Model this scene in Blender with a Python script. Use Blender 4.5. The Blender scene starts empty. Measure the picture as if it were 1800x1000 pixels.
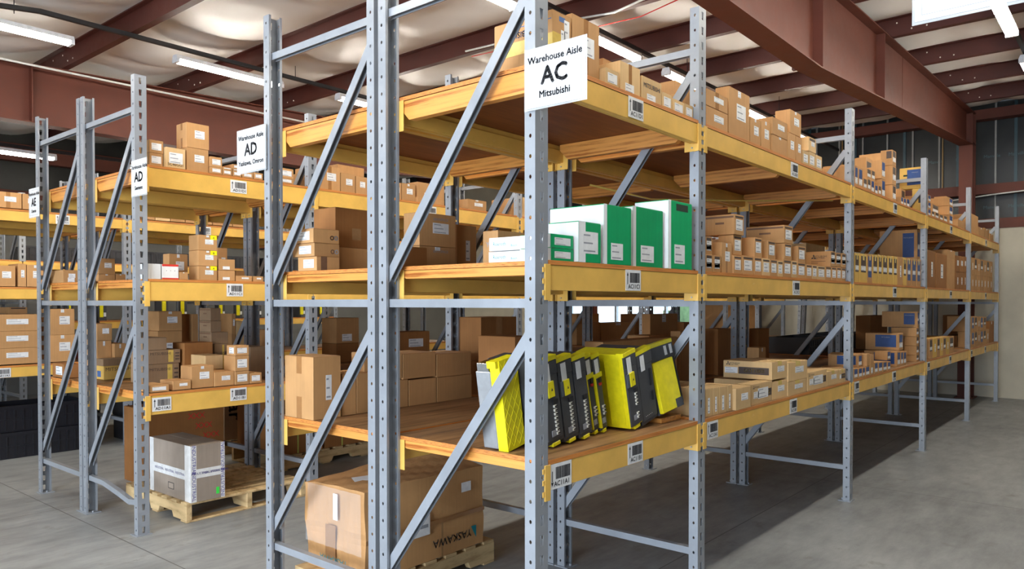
import bpy, bmesh, math, random
from mathutils import Vector, Matrix
random.seed(7)
SC = bpy.context.scene
COL = SC.collection
R = math.radians
TUBE = 150.
DOOR = 1150.
SKY = 3.5
EXPO = -0.42
# ------------------------------------------------------------------ materials
def nt(m):
    m.use_nodes = True
    return m.node_tree, m.node_tree.nodes, m.node_tree.links, m.node_tree.nodes['Principled BSDF']
def setp(p, **k):
    for a, v in k.items():
        a = {'rough': 'Roughness', 'metal': 'Metallic', 'spec': 'Specular IOR Level', 'alpha': 'Alpha', 'trans': 'Transmission Weight', 'coat': 'Coat Weight'}[a]
        p.inputs[a].default_value = v
def ramp(N, stops, interp='LINEAR'):
    r = N.new('ShaderNodeValToRGB'); r.color_ramp.interpolation = interp
    e = r.color_ramp.elements
    while len(e) < len(stops): e.new(.5)
    for i, (p, c) in enumerate(stops):
        e[i].position = p; e[i].color = (*c, 1) if len(c) == 3 else c
    return r
def coords(N, L, scale=(1, 1, 1), rot=(0, 0, 0), kind='Object'):
    t = N.new('ShaderNodeTexCoord'); m = N.new('ShaderNodeMapping')
    m.inputs['Scale'].default_value = scale; m.inputs['Rotation'].default_value = rot
    L.new(t.outputs[kind], m.inputs['Vector']); return m.outputs['Vector']
def noise(N, L, vec, scale, detail=4, rough=.55):
    n = N.new('ShaderNodeTexNoise'); n.inputs['Scale'].default_value = scale; n.inputs['Detail'].default_value = detail; n.inputs['Roughness'].default_value = rough
    L.new(vec, n.inputs['Vector']); return n.outputs['Fac']
def bump(N, L, p, h, s=.2, d=.01):
    b = N.new('ShaderNodeBump'); b.inputs['Strength'].default_value = s; b.inputs['Distance'].default_value = d
    L.new(h, b.inputs['Height']); L.new(b.outputs['Normal'], p.inputs['Normal'])
def mix(N, L, f, a, b, mode='MIX'):
    m = N.new('ShaderNodeMix'); m.data_type = 'RGBA'; m.blend_type = mode
    for s, v in ((0, f), (6, a), (7, b)):
        if hasattr(v, 'links'): L.new(v, m.inputs[s])
        elif isinstance(v, (int, float)): m.inputs[s].default_value = v
        else: m.inputs[s].default_value = (*v, 1)
    return m.outputs[2]
def vary(N, L, col, amt=.18):
    oi = N.new('ShaderNodeObjectInfo'); h = N.new('ShaderNodeHueSaturation')
    mr = N.new('ShaderNodeMapRange'); mr.inputs['To Min'].default_value = 1 - amt; mr.inputs['To Max'].default_value = 1 + amt * .6
    L.new(oi.outputs['Random'], mr.inputs['Value']); L.new(mr.outputs[0], h.inputs['Value'])
    if hasattr(col, 'links'): L.new(col, h.inputs['Color'])
    else: h.inputs['Color'].default_value = (*col, 1)
    return h.outputs['Color']
M = {}
def plain(name, col, rough=.5, metal=0., **k):
    m = bpy.data.materials.new(name); t, N, L, p = nt(m)
    v = coords(N, L); n = noise(N, L, v, 30, 3)
    r = ramp(N, [(.3, tuple(c * .9 for c in col)), (.7, tuple(min(1, c * 1.06) for c in col))]); L.new(n, r.inputs[0])
    L.new(r.outputs[0], p.inputs['Base Color']); setp(p, rough=rough, metal=metal, **k)
    M[name] = m; return m
def paint(name, col, wear, rough=.38, metal=0., wl=.62, scale=14):
    m = bpy.data.materials.new(name); t, N, L, p = nt(m)
    v = coords(N, L); n1 = noise(N, L, v, 5, 5); n2 = noise(N, L, v, scale, 8, .7)
    r1 = ramp(N, [(.3, tuple(c * .85 for c in col)), (.7, tuple(min(1, c * 1.08) for c in col))]); L.new(n1, r1.inputs[0])
    r2 = ramp(N, [(wl, (0, 0, 0)), (wl + .07, (1, 1, 1))]); L.new(n2, r2.inputs[0])
    L.new(mix(N, L, r2.outputs[0], r1.outputs[0], wear), p.inputs['Base Color'])
    rr = N.new('ShaderNodeMapRange'); rr.inputs['To Min'].default_value = rough - .08; rr.inputs['To Max'].default_value = rough + .15
    L.new(n2, rr.inputs['Value']); L.new(rr.outputs[0], p.inputs['Roughness']); setp(p, metal=metal)
    bump(N, L, p, n2, .06, .003)
    M[name] = m; return m
paint('post', (.31, .33, .36), (.46, .48, .50), .34, .2, .70)
paint('galv', (.42, .45, .50), (.58, .6, .62), .3, .6)
paint('beam', (.80, .475, .10), (.84, .58, .24), .36, 0, .66, 9)
paint('redsteel', (.115, .026, .012), (.20, .08, .05), .6, 0, .72, 10)
paint('darkred', (.07, .014, .009), (.14, .05, .035), .5, 0, .7, 10)
plain('white', (.80, .80, .80), .45); plain('film_white', (.75, .74, .72), .25)
plain('ink', (.02, .02, .025), .6); plain('inkgrey', (.30, .31, .34), .6)
plain('darkprint', (.07, .045, .035), .6); plain('brownprint', (.17, .085, .045), .7)
plain('navy', (.012, .055, .21), .45); plain('blueprint', (.05, .12, .30), .6); plain('teal', (.0, .22, .26), .5)
plain('pinwhite', (.75, .72, .62), .4); plain('red', (.62, .03, .02), .45); plain('lime', (.05, .75, .08), .5)
plain('yellowtape', (.74, .52, .12), .25, coat=.4); plain('cleartape', (.40, .22, .09), .12, coat=.6); plain('browntape', (.36, .17, .06), .2, coat=.3)
plain('yellowsticker', (.85, .78, .0), .4); plain('black', (.012, .012, .014), .45); plain('blackcrate', (.012, .013, .018), .35)
plain('amp_dark', (.055, .058, .065), .42); plain('amp_yellow', (.86, .74, .01), .38); plain('amp_slate', (.09, .11, .14), .4)
plain('silver', (.60, .62, .65), .28, .75); plain('chrome', (.7, .72, .75), .15, 1.); plain('handle_dark', (.01, .03, .015), .7)
plain('green_strap', (.55, .60, .12), .4); plain('cable_white', (.7, .7, .66), .5); plain('mauve', (.10, .085, .30), .5)
def board(name, col, rough=.72, corr=0.):
    m = bpy.data.materials.new(name); t, N, L, p = nt(m)
    v = coords(N, L); n1 = noise(N, L, v, 3.5, 4); n2 = noise(N, L, v, 60, 3)
    v3 = coords(N, L, (90, 90, 1.5)); n3 = noise(N, L, v3, 1.2, 2)
    r = ramp(N, [(.32, tuple(c * .86 for c in col)), (.68, tuple(min(1, c * 1.1) for c in col))]); L.new(n1, r.inputs[0])
    c2 = mix(N, L, .12, r.outputs[0], n3, 'OVERLAY')
    L.new(vary(N, L, c2, .14), p.inputs['Base Color']); setp(p, rough=rough, spec=.3)
    a = N.new('ShaderNodeMath'); a.operation = 'ADD'; L.new(n3, a.inputs[0]); L.new(n2, a.inputs[1])
    bump(N, L, p, a.outputs[0], .12, .002)
    M[name] = m; return m
board('k', (.53, .285, .115)); board('p', (.68, .45, .215)); board('o', (.33, .140, .042)); board('b', (.29, .185, .105)); board('y', (.70, .44, .11))
board('g', (.0, .37, .125), .45); board('w', (.82, .83, .83), .4); board('r', (.80, .80, .78), .4); board('i', (.335, .27, .215), .6)
def wood(name, c1, c2, rough=.5, scale=(2, 14, 14), kn=.12):
    m = bpy.data.materials.new(name); t, N, L, p = nt(m)
    v = coords(N, L, scale); n = noise(N, L, v, 1.6, 8, .68)
    w = N.new('ShaderNodeTexWave'); w.wave_type = 'BANDS'; w.bands_direction = 'Z'; w.inputs['Scale'].default_value = .5; w.inputs['Distortion'].default_value = 4; w.inputs['Detail'].default_value = 4
    L.new(v, w.inputs['Vector'])
    mx = N.new('ShaderNodeMath'); mx.operation = 'MULTIPLY_ADD'; mx.inputs[1].default_value = .12; L.new(w.outputs['Fac'], mx.inputs[0]); L.new(n, mx.inputs[2])
    r = ramp(N, [(.40, c2), (.54, c1), (.68, tuple(min(1, q * 1.12) for q in c1))]); L.new(mx.outputs[0], r.inputs[0])
    L.new(vary(N, L, r.outputs[0], .12), p.inputs['Base Color']); setp(p, rough=rough)
    bump(N, L, p, mx.outputs[0], .15, .003)
    M[name] = m; return m
wood('pine', (.68, .29, .062), (.36, .10, .014), .42, (26, 1.3, 26))
wood('palletwood', (.62, .44, .22), (.42, .27, .12), .7, (2, 10, 10))
def plywood():
    m = bpy.data.materials.new('ply'); t, N, L, p = nt(m)
    v = coords(N, L, (1.0, 16, 16)); n = noise(N, L, v, 1.5, 7, .7)
    v2 = coords(N, L); n2 = noise(N, L, v2, 2.2, 5)
    r = ramp(N, [(.34, (.13, .055, .018)), (.5, (.33, .165, .065)), (.66, (.50, .29, .13))]); L.new(n, r.inputs[0])
    r2 = ramp(N, [(.35, (.55, .55, .55)), (.65, (1, 1, 1))]); L.new(n2, r2.inputs[0])
    L.new(mix(N, L, .55, r.outputs[0], r2.outputs[0], 'MULTIPLY'), p.inputs['Base Color']); setp(p, rough=.5)
    bump(N, L, p, n, .1, .002); M['ply'] = m
plywood()
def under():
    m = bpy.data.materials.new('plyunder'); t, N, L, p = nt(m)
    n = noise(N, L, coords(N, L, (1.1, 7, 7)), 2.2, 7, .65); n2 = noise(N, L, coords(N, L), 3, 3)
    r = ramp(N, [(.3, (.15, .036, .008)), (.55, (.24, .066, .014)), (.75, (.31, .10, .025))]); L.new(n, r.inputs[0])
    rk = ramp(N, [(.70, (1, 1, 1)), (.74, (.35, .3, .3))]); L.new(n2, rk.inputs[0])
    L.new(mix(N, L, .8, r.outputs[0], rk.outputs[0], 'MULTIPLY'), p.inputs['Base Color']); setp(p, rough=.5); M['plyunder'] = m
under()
wood('plyedge', (.60, .22, .045), (.28, .075, .012), .55, (2, 20, 90))
def floor_mat():
    m = bpy.data.materials.new('concrete'); t, N, L, p = nt(m)
    v = coords(N, L); n1 = noise(N, L, v, .55, 6, .6); n2 = noise(N, L, v, 4.5, 8, .65); n3 = noise(N, L, coords(N, L, (1, 3.2, 1)), 2.2, 6, .7)
    r = ramp(N, [(.34, (.15, .155, .155)), (.5, (.255, .262, .26)), (.66, (.37, .378, .37))])
    a = N.new('ShaderNodeMath'); a.operation = 'MULTIPLY_ADD'; a.inputs[1].default_value = .5; L.new(n1, a.inputs[0])
    b = N.new('ShaderNodeMath'); b.operation = 'MULTIPLY'; b.inputs[1].default_value = .5; L.new(n3, b.inputs[0]); L.new(b.outputs[0], a.inputs[2]); L.new(a.outputs[0], r.inputs[0])
    rs = ramp(N, [(.60, (0, 0, 0)), (.74, (1, 1, 1))]); L.new(n2, rs.inputs[0])
    c = mix(N, L, rs.outputs[0], r.outputs[0], (.21, .20, .17))
    sx = N.new('ShaderNodeSeparateXYZ'); tc = N.new('ShaderNodeTexCoord'); L.new(tc.outputs['Object'], sx.inputs[0])
    def line(out, off, period):
        x = N.new('ShaderNodeMath'); x.operation = 'ADD'; x.inputs[1].default_value = -off + period * 20.5; L.new(out, x.inputs[0])
        y = N.new('ShaderNodeMath'); y.operation = 'MODULO'; y.inputs[1].default_value = period; L.new(x.outputs[0], y.inputs[0])
        z = N.new('ShaderNodeMath'); z.operation = 'SUBTRACT'; z.inputs[1].default_value = period / 2; L.new(y.outputs[0], z.inputs[0])
        w = N.new('ShaderNodeMath'); w.operation = 'ABSOLUTE'; L.new(z.outputs[0], w.inputs[0])
        q = N.new('ShaderNodeMath'); q.operation = 'LESS_THAN'; q.inputs[1].default_value = .004; L.new(w.outputs[0], q.inputs[0]); return q.outputs[0]
    j = N.new('ShaderNodeMath'); j.operation = 'MAXIMUM'; L.new(line(sx.outputs[0], 4.41, 4.5), j.inputs[0]); L.new(line(sx.outputs[1], .42, 4.2), j.inputs[1])
    c = mix(N, L, j.outputs[0], c, (.10, .10, .095))
    L.new(c, p.inputs['Base Color'])
    rr = N.new('ShaderNodeMapRange'); rr.inputs['To Min'].default_value = .28; rr.inputs['To Max'].default_value = .6; L.new(n2, rr.inputs['Value']); L.new(rr.outputs[0], p.inputs['Roughness'])
    bump(N, L, p, n2, .08, .004); M['concrete'] = m
floor_mat()
def wallm(name, c, rough=.6, s=2., amp=.2):
    m = bpy.data.materials.new(name); t, N, L, p = nt(m)
    n = noise(N, L, coords(N, L), s, 5); r = ramp(N, [(.3, tuple(x * (1 - amp) for x in c)), (.7, c)]); L.new(n, r.inputs[0])
    L.new(r.outputs[0], p.inputs['Base Color']); setp(p, rough=rough); bump(N, L, p, n, .2, .01); M[name] = m
wallm('cream', (.62, .565, .44)); wallm('insul_dark', (.022, .024, .022), .35, 3, .5); wallm('vinyl', (.74, .725, .70), .42, 1.5, .08)
wallm('wall_grey', (.16, .155, .14)); wallm('stud', (.34, .34, .32), .5, 8); wallm('tealtape', (.045, .10, .12), .4, 8); wallm('ochre', (.32, .20, .06), .5, 8); wallm('tintprint', (.07, .13, .14), .5, 8)
wallm('hedge', (.20, .32, .14), .8, 3, .5); wallm('paving', (.45, .46, .45), .8, 1, .2)
def emis(name, col, s):
    m = bpy.data.materials.new(name); t, N, L, p = nt(m)
    p.inputs['Base Color'].default_value = (.9, .9, .9, 1); p.inputs['Emission Color'].default_value = (*col, 1); p.inputs['Emission Strength'].default_value = s; M[name] = m
emis('tube', (1., .945, .83), TUBE)
def glassm():
    m = bpy.data.materials.new('pane'); t, N, L, p = nt(m); p.inputs['Base Color'].default_value = (.85, .95, .93, 1); setp(p, rough=.02, trans=1.); p.inputs['IOR'].default_value = 1.05; M['pane'] = m
    m = bpy.data.materials.new('stretchfilm'); t, N, L, p = nt(m); p.inputs['Base Color'].default_value = (.9, .9, .9, 1); setp(p, rough=.12, alpha=.16); M['stretchfilm'] = m
    m = bpy.data.materials.new('clearsleeve'); t, N, L, p = nt(m); p.inputs['Base Color'].default_value = (.8, .82, .82, 1); setp(p, rough=.15, alpha=.35); M['clearsleeve'] = m
glassm()
# ------------------------------------------------------------------ mesh helpers
class MB:
    def __init__(s): s.v = []; s.f = []; s.m = []
    def add(s, vs, fs, mi=0):
        b = len(s.v); s.v += [tuple(x) for x in vs]; s.f += [tuple(b + i for i in f) for f in fs]; s.m += [mi] * len(fs); return s
    def box(s, x0, x1, y0, y1, z0, z1, mi=0):
        return s.add([(x, y, z) for x in (x0, x1) for y in (y0, y1) for z in (z0, z1)],
                     [(0, 1, 3, 2), (4, 6, 7, 5), (0, 4, 5, 1), (2, 3, 7, 6), (0, 2, 6, 4), (1, 5, 7, 3)], mi)
    def prism(s, prof, axis, a, b, mi=0):      # closed 2-D profile swept along an axis
        n = len(prof)
        def P(u, v, t): return {'x': (t, u, v), 'y': (u, t, v), 'z': (u, v, t)}[axis]
        vs = [P(u, v, a) for u, v in prof] + [P(u, v, b) for u, v in prof]
        return s.add(vs, [tuple(range(n))[::-1], tuple(range(n, 2 * n))] + [(i, (i + 1) % n, n + (i + 1) % n, n + i) for i in range(n)], mi)
    def tube(s, pts, r, n=8, mi=0):
        pts = [Vector(p) for p in pts]; rings = []
        for i, p in enumerate(pts):
            d = (pts[min(i + 1, len(pts) - 1)] - pts[max(i - 1, 0)]).normalized()
            a = d.cross(Vector((0, 0, 1)) if abs(d.z) < .9 else Vector((1, 0, 0))).normalized(); c = d.cross(a)
            rings.append([p + (a * math.cos(2 * math.pi * k / n) + c * math.sin(2 * math.pi * k / n)) * r for k in range(n)])
        b = len(s.v); s.v += [tuple(q) for g in rings for q in g]
        for i in range(len(rings) - 1):
            for k in range(n):
                s.f.append((b + i * n + k, b + i * n + (k + 1) % n, b + (i + 1) * n + (k + 1) % n, b + (i + 1) * n + k)); s.m.append(mi)
        s.f.append(tuple(b + k for k in range(n))); s.m.append(mi); s.f.append(tuple(b + (len(rings) - 1) * n + k for k in range(n))[::-1]); s.m.append(mi)
        return s
    def build(s, name, mats, parent=None, loc=(0, 0, 0), rot=(0, 0, 0), bevel=0., smooth=False):
        me = bpy.data.meshes.new(name); me.from_pydata(s.v, [], s.f)
        for i, x in enumerate(s.m): me.polygons[i].material_index = x
        for m in (mats if isinstance(mats, (list, tuple)) else [mats]): me.materials.append(M[m])
        bm = bmesh.new(); bm.from_mesh(me)
        bmesh.ops.recalc_face_normals(bm, faces=bm.faces)
        if bevel:
            ed = [e for e in bm.edges if e.is_manifold and e.calc_face_angle(0) > .6]
            bmesh.ops.bevel(bm, geom=ed, offset=bevel, segments=1, affect='EDGES', clamp_overlap=True)
        bm.to_mesh(me); bm.free()
        if smooth:
            for q in me.polygons: q.use_smooth = True
        return link(name, me, parent, loc, rot)
def link(name, me, parent=None, loc=(0, 0, 0), rot=(0, 0, 0)):
    o = bpy.data.objects.new(name, me); COL.objects.link(o); o.parent = parent; o.location = loc; o.rotation_euler = rot; return o
def tag(o, label=None, cat=None, group=None, kind=None):
    if label: o['label'] = label
    if cat: o['category'] = cat
    if group: o['group'] = group
    if kind: o['kind'] = kind
    return o
def empty(name, loc=(0, 0, 0), rz=0): 
    o = link(name, None, None, loc, (0, 0, rz)); o.empty_display_size = .05; return o
def tree(o, parent=None):
    c = o.copy(); COL.objects.link(c); c.parent = parent
    for ch in KIDS.get(o.name, []): 
        d = ch.copy(); COL.objects.link(d); d.parent = c; KIDS.setdefault(c.name, []).append(d)
        for g in KIDS.get(ch.name, []):
            e = g.copy(); COL.objects.link(e); e.parent = d; KIDS.setdefault(d.name, []).append(e)
    return c
KIDS = {}
def reg(root):
    KIDS.clear()
    for o in list(COL.objects):
        if o.parent: KIDS.setdefault(o.parent.name, []).append(o)
TXT = {}
def text_mesh(s, mat, bold=.0):
    k = (s, mat, bold)
    if k not in TXT:
        c = bpy.data.curves.new('lettering', 'FONT'); c.body = s; c.size = 1; c.align_x = 'CENTER'; c.align_y = 'CENTER'; c.resolution_u = 2; c.fill_mode = 'FRONT'
        o = bpy.data.objects.new('t', c); COL.objects.link(o)
        me = bpy.data.meshes.new_from_object(o.evaluated_get(bpy.context.evaluated_depsgraph_get()))
        bpy.data.objects.remove(o); bpy.data.curves.remove(c); me.name = 'lettering'
        if bold:                                                   # heavier strokes: the glyphs laid over themselves a hair apart
            bm = bmesh.new()
            for dx, dy in ((0, 0), (bold, 0), (-bold, 0), (0, bold), (0, -bold)):
                nv = len(bm.verts); bm.from_mesh(me); bm.verts.ensure_lookup_table()
                for v in bm.verts[nv:]: v.co.x += dx; v.co.y += dy
            bm.to_mesh(me); bm.free()
        me.materials.clear(); me.materials.append(M[mat]); TXT[k] = me
    return TXT[k]
ROT = {'F': (R(90), 0, 0), 'L': (R(90), 0, R(-90)), 'B': (R(90), 0, R(180)), 'T': (0, 0, 0)}
def lettering(s, mat, face, pos, size, parent=None, bold=.0, spin=0, sx=1., name='lettering'):
    o = link(name, text_mesh(s, mat, bold), parent, pos)
    m = Matrix.Rotation(ROT[face][2], 4, 'Z') @ Matrix.Rotation(ROT[face][0], 4, 'X') @ Matrix.Rotation(spin, 4, 'Z')
    o.rotation_euler = m.to_euler(); o.scale = (size * sx, size, size); return o
# ------------------------------------------------------------------ camera
cam = bpy.data.cameras.new('camera'); co = bpy.data.objects.new('camera', cam); COL.objects.link(co); SC.camera = co
F_PX, CX, CY, YAW, PITCH = 1306.14, 980.76, 550.41, .6675, .014
cam.sensor_fit = 'HORIZONTAL'; cam.sensor_width = 36; cam.lens = F_PX * 36 / 1800; cam.shift_x = -(CX - 900) / 1800; cam.shift_y = (CY - 500) / 1800; cam.clip_end = 200
co.location = (-2.1328, -1.7893, 1.554)
co.rotation_euler = (R(90) - PITCH, 0, YAW - R(90))
# ------------------------------------------------------------------ rack hardware
W, D, DP, PITCHZ, HT = .0755, .92, .052, .0766, 3.064
XF = [0, 1.298, 3.813, 6.328, 8.843, 11.27]
LB, LC, LD = .930, 1.700, 2.465
def panel(bm, width, height, holes, pitch, place):
    """flat strip with one hole polygon per pitch; holes(k) gives points (u,v) ccw starting lower-left, count 4 or 8"""
    n = int(height / pitch)
    for k in range(n):
        z0, z1 = k * pitch, (k + 1) * pitch if k < n - 1 else height
        h = [(u, z0 + v) for u, v in holes]
        if len(h) == 4: out = [(0, z0), (width, z0), (width, z1), (0, z1)]
        else: out = [(0, z0), (width / 2, z0), (width, z0), (width, (z0 + z1) / 2), (width, z1), (width / 2, z1), (0, z1), (0, (z0 + z1) / 2)]
        O = [bm.verts.new(place(*p)) for p in out]; H = [bm.verts.new(place(*p)) for p in h]
        m = len(h)
        for i in range(m): bm.faces.new((O[i], O[(i + 1) % m], H[(i + 1) % m], H[i]))
def post_mesh():
    bm = bmesh.new()
    sl = [(W / 2 - .0075, .016), (W / 2, .016), (W / 2 + .0075, .016), (W / 2 + .009, .0365), (W / 2 + .0105, .057), (W / 2, .057), (W / 2 - .0105, .057), (W / 2 - .009, .0365)]
    panel(bm, W, HT, sl, PITCHZ, lambda u, z: (u, 0, z))
    c = DP * .46; oc = [(c + .0062 * math.cos(a), .036 + .0078 * math.sin(a)) for a in [math.pi * (1.25 + .25 * i) for i in range(8)]]
    panel(bm, DP, HT, oc, PITCHZ, lambda u, z: (0, u, z)); panel(bm, DP, HT, oc, PITCHZ, lambda u, z: (W, u, z))
    for x0, x1 in ((0, .013), (W, W - .013)):
        n = int(HT / PITCHZ); zs = []
        for k in range(n): a, b = k * PITCHZ, ((k + 1) * PITCHZ if k < n - 1 else HT); zs += [a, (a + b) / 2]
        zs.append(HT)
        for a, b in zip(zs, zs[1:]): bm.faces.new([bm.verts.new((x, DP, z)) for x, z in ((x0, a), (x1, a), (x1, b), (x0, b))])
    bmesh.ops.remove_doubles(bm, verts=bm.verts, dist=.0002)
    bmesh.ops.recalc_face_normals(bm, faces=bm.faces)
    f0 = min(bm.faces, key=lambda f: f.calc_center_median().y)
    if f0.normal.y > 0: bmesh.ops.reverse_faces(bm, faces=bm.faces[:])
    bmesh.ops.solidify(bm, geom=bm.faces[:], thickness=.0024)
    bb = [v.co.x for v in bm.verts]; print('post x range', round(min(bb), 4), round(max(bb), 4))
    me = bpy.data.meshes.new('post'); bm.to_mesh(me); bm.free(); me.materials.append(M['post']); return me
POST = post_mesh()
def channel(p0, p1, x0=.019, x1=.051, h=.043, t=.0035, up=1):
    """U channel in a YZ plane between (y,z) points; open side faces away from 'up' normal"""
    mb = MB(); a = Vector((0, p0[0], p0[1])); b = Vector((0, p1[0], p1[1])); d = (b - a).normalized(); n = Vector((0, -d.z, d.y)) * up
    def slab(xa, xb, na, nb):
        vs = [Vector((x, 0, 0)) + q + n * s for x in (xa, xb) for s in (na, nb) for q in (a, b)]
        mb.add(vs, [(0, 1, 3, 2), (4, 6, 7, 5), (0, 4, 5, 1), (2, 3, 7, 6), (0, 2, 6, 4), (1, 5, 7, 3)])
    slab(x0, x0 + t, -h / 2, h / 2); slab(x1 - t, x1, -h / 2, h / 2); slab(x0 + t, x1 - t, h / 2 - t, h / 2)
    return mb
def make_frame(bent=False):
    root = empty('rack_upright_frame')
    for y, rz, x in ((0, 0, 0), (D, math.pi, W)):
        link('post', POST, root, (x, y, 0), (0, 0, rz))
        s = 1 if rz == 0 else -1
        f = MB().box(-.012, W + .012, min(y - .012 * s, y + .085 * s), max(y - .012 * s, y + .085 * s), 0, .006); f.tube([(W / 2, y + .068 * s, .005), (W / 2, y + .068 * s, .018)], .007, 6)
        f.build('foot_plate', 'post', root)
    y0, y1 = .03, D - .03
    for z in (1.552, 2.848): channel((y0, z), (y1, z), h=.036).build('horizontal_brace', 'post', root)
    if bent:
        pts = [(y0, .262 - .045), (y0 + .16, .262 - .065), (y0 + .34, .262 - .035), (y0 + .6, .262), (y1, .262)]
        mb = MB()
        for a, b in zip(pts, pts[1:]): 
            c = channel(a, b, h=.036); mb.add(c.v, c.f)
        mb.build('horizontal_brace', 'post', root)
    else: channel((y0, .262), (y1, .262), h=.036).build('horizontal_brace', 'post', root)
    for z0, z1 in ((.36, 1.43), (1.66, 2.74)): channel((y1 - .004, z0), (y0 + .02, z1), up=-1).build('diagonal_brace', 'post', root)
    return root
def make_beam(length, hgt=.098):
    """faces -Y, origin at the left end, top at z=0; parts: rail, two end connectors"""
    root = empty('shelf_beam'); h = hgt
    MB().prism([(.002, -h), (.030, -h), (.030, -h + .016), (.038, -h + .016), (.038, -h + .002), (.048, -h + .002), (.048, -.03), (.034, -.03), (.034, 0), (.002, 0)], 'x', .004, length - .004).build('rail', 'beam', root, bevel=.0015)
    for e, s in ((0, 1), (length, -1)):
        b = MB(); X = lambda a, c: (min(e + s * a, e + s * c), max(e + s * a, e + s * c))
        b.box(*X(-.022, .012), -.0045, .0015, -h - .038, .002); b.box(*X(.0008, .005), .0015, .080, -h - .038, .002)
        for k in range(3): b.box(*X(-.034, -.022), -.0035, .001, -.030 - k * (h - .01) / 2, -.010 - k * (h - .01) / 2)
        c = b.build('end_connector', 'beam', root, bevel=.001)
        MB().tube([(e - s * .0005 + s * .0025, .034, -h - .02), (e + s * .012, .034, -h - .02)], .004, 6).box(*X(-.0005, .0008), .012, .046, -h - .03, -h - .012).build('locking_pin', 'galv', c)
    return root
def make_deck(length, edge=False):
    root = empty('shelf_deck'); y0, y1 = .0, D - .0
    m = MB().box(.004, length - .004, y0, y1, .0005, .018); m.m = [1, 1, 1, 1, 0, 2] if False else m.m
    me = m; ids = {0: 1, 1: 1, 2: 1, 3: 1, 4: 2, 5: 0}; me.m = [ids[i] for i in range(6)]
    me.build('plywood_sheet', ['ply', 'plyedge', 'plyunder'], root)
    n = 1 if length < 1.5 else 2
    hh, ww = (.089, .038) if edge else (.038, .089)
    xs = [.008 + i * (length - .016 - ww) / n for i in range(n + 1)]
    for x in xs:
        if edge: pr = [(.055, -.001), (.055, -.035), (.11, -hh), (D - .11, -hh), (D - .055, -.035), (D - .055, -.001)]
        else: pr = [(.052, -.001), (.052, -hh + .012), (.09, -hh), (D - .09, -hh), (D - .052, -hh + .012), (D - .052, -.001)]
        MB().prism(pr, 'x', x, x + ww).build('support_board', 'pine', root, bevel=.001)
    return root
ORD = ['first', 'second', 'third', 'fourth', 'fifth', 'sixth', 'seventh', 'eighth', 'ninth', 'tenth', 'eleventh', 'twelfth', 'thirteenth', 'fourteenth', 'fifteenth', 'sixteenth', 'seventeenth', 'eighteenth', 'nineteenth', 'twentieth']
fr0 = make_frame(); frb = make_frame(True)
bs = {k: make_beam(l, h) for k, (l, h) in {'s': (XF[1] - W, .098), 'l': (2.515 - W, .098), 'S': (XF[1] - W, .128), 'L': (2.515 - W, .128)}.items()}
ds = {k: make_deck(l, e) for k, (l, e) in {'s0': (XF[1] - W, False), 's1': (XF[1] - W, True), 'l0': (2.515 - W, False), 'l1': (2.515 - W, True)}.items()}
protos = [fr0, frb] + list(bs.values()) + list(ds.values())
reg(None)
used = set()
def put(proto, loc, rz=0, label='', cat='', group=''):
    if id(proto) not in used: used.add(id(proto)); c = proto
    else: c = tree(proto)
    c.location = loc; c.rotation_euler = (0, 0, rz); tag(c, label, cat, group); return c
BEAM = {}
LEV = {'bottom': LB, 'middle': LC, 'top': LD}
def rack(rowname, rear, Y, frames, bays, gF, levels=('bottom', 'middle', 'top'), x_of=XF, tall=False, dz=0, bent=-1):
    side = 'back' if rear else 'aisle side'
    for i in frames:
        put(frb if i == bent else fr0, (x_of[i], Y, 0), 0, 'grey-blue slotted upright frame, %s from the near end of the %s row %s rack' % (ORD[i], rowname, 'rear' if rear else 'front'), 'upright frame', gF)
    for i in bays:
        k = 's' if x_of[i + 1] - x_of[i] < 1.5 else 'l'; L_ = x_of[i + 1] - x_of[i] - W; x0 = x_of[i] + W
        for lv in levels:
            z = LEV[lv] + dz
            kk = k.upper() if tall else k
            for yy, rz, nm in ((Y, 0, 'near'), (Y + D, math.pi, 'far')):
                b = put(bs[kk], (x0 if rz == 0 else x0 + (2.515 - W if k == 'l' else L_), yy, z), rz, 'yellow steel beam on the %s edge of the %s row %s rack %s shelf, %s bay' % (nm, rowname, 'rear' if rear else 'front', lv, ORD[i]), 'shelf beam', 'yellow shelf beams')
                if abs(L_ - (2.515 - W)) > .02 and k == 'l': b.scale.x = L_ / (2.515 - W); b.location.x = x0 if rz == 0 else x0 + L_
                if nm == 'near' and not rear: BEAM[(rowname, lv, i)] = b
            d = put(ds[k + ('1' if lv == 'top' else '0')], (x0, Y, z), 0, 'plywood deck on pine boards, %s shelf of the %s row %s rack, %s bay' % (lv, rowname, 'rear' if rear else 'front', ORD[i]), 'shelf', 'plywood shelf decks')
            if abs(L_ - (2.515 - W)) > .02 and k == 'l': d.scale.x = L_ / (2.515 - W)
Y2, Y3 = 3.446, 6.93
rack('AC', False, 0, range(6), range(5), 'upright frames of the AC row')
rack('AC', True, .95, range(6), range(5), 'upright frames of the AC row')
rack('AD', False, Y2, range(6), range(5), 'upright frames of the AD row', tall=True, dz=-.004, bent=0)
rack('AD', True, Y2 + .945, range(6), range(5), 'upright frames of the AD row', tall=True, dz=-.004)
X3 = [-1.217, 1.298, 3.813, 6.328]
rack('AE', False, Y3, range(4), range(3), 'upright frames of the AE row', x_of=X3, dz=-.01)
rack('AE', True, Y3 + .945, range(1, 3), range(2), 'upright frames of the AE row', x_of=X3, dz=-.01)
LEV['lower'] = 1.27; LEV['upper'] = 2.12
rack('AF', False, 10.3, range(4), range(3), 'upright frames of the farthest row', x_of=X3, levels=('lower', 'upper'))
f = put(fr0, (0, -1.62, 0), math.pi, 'grey-blue upright frame across the aisle from the AC sign', 'upright frame', None); f.location.x = W
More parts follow.
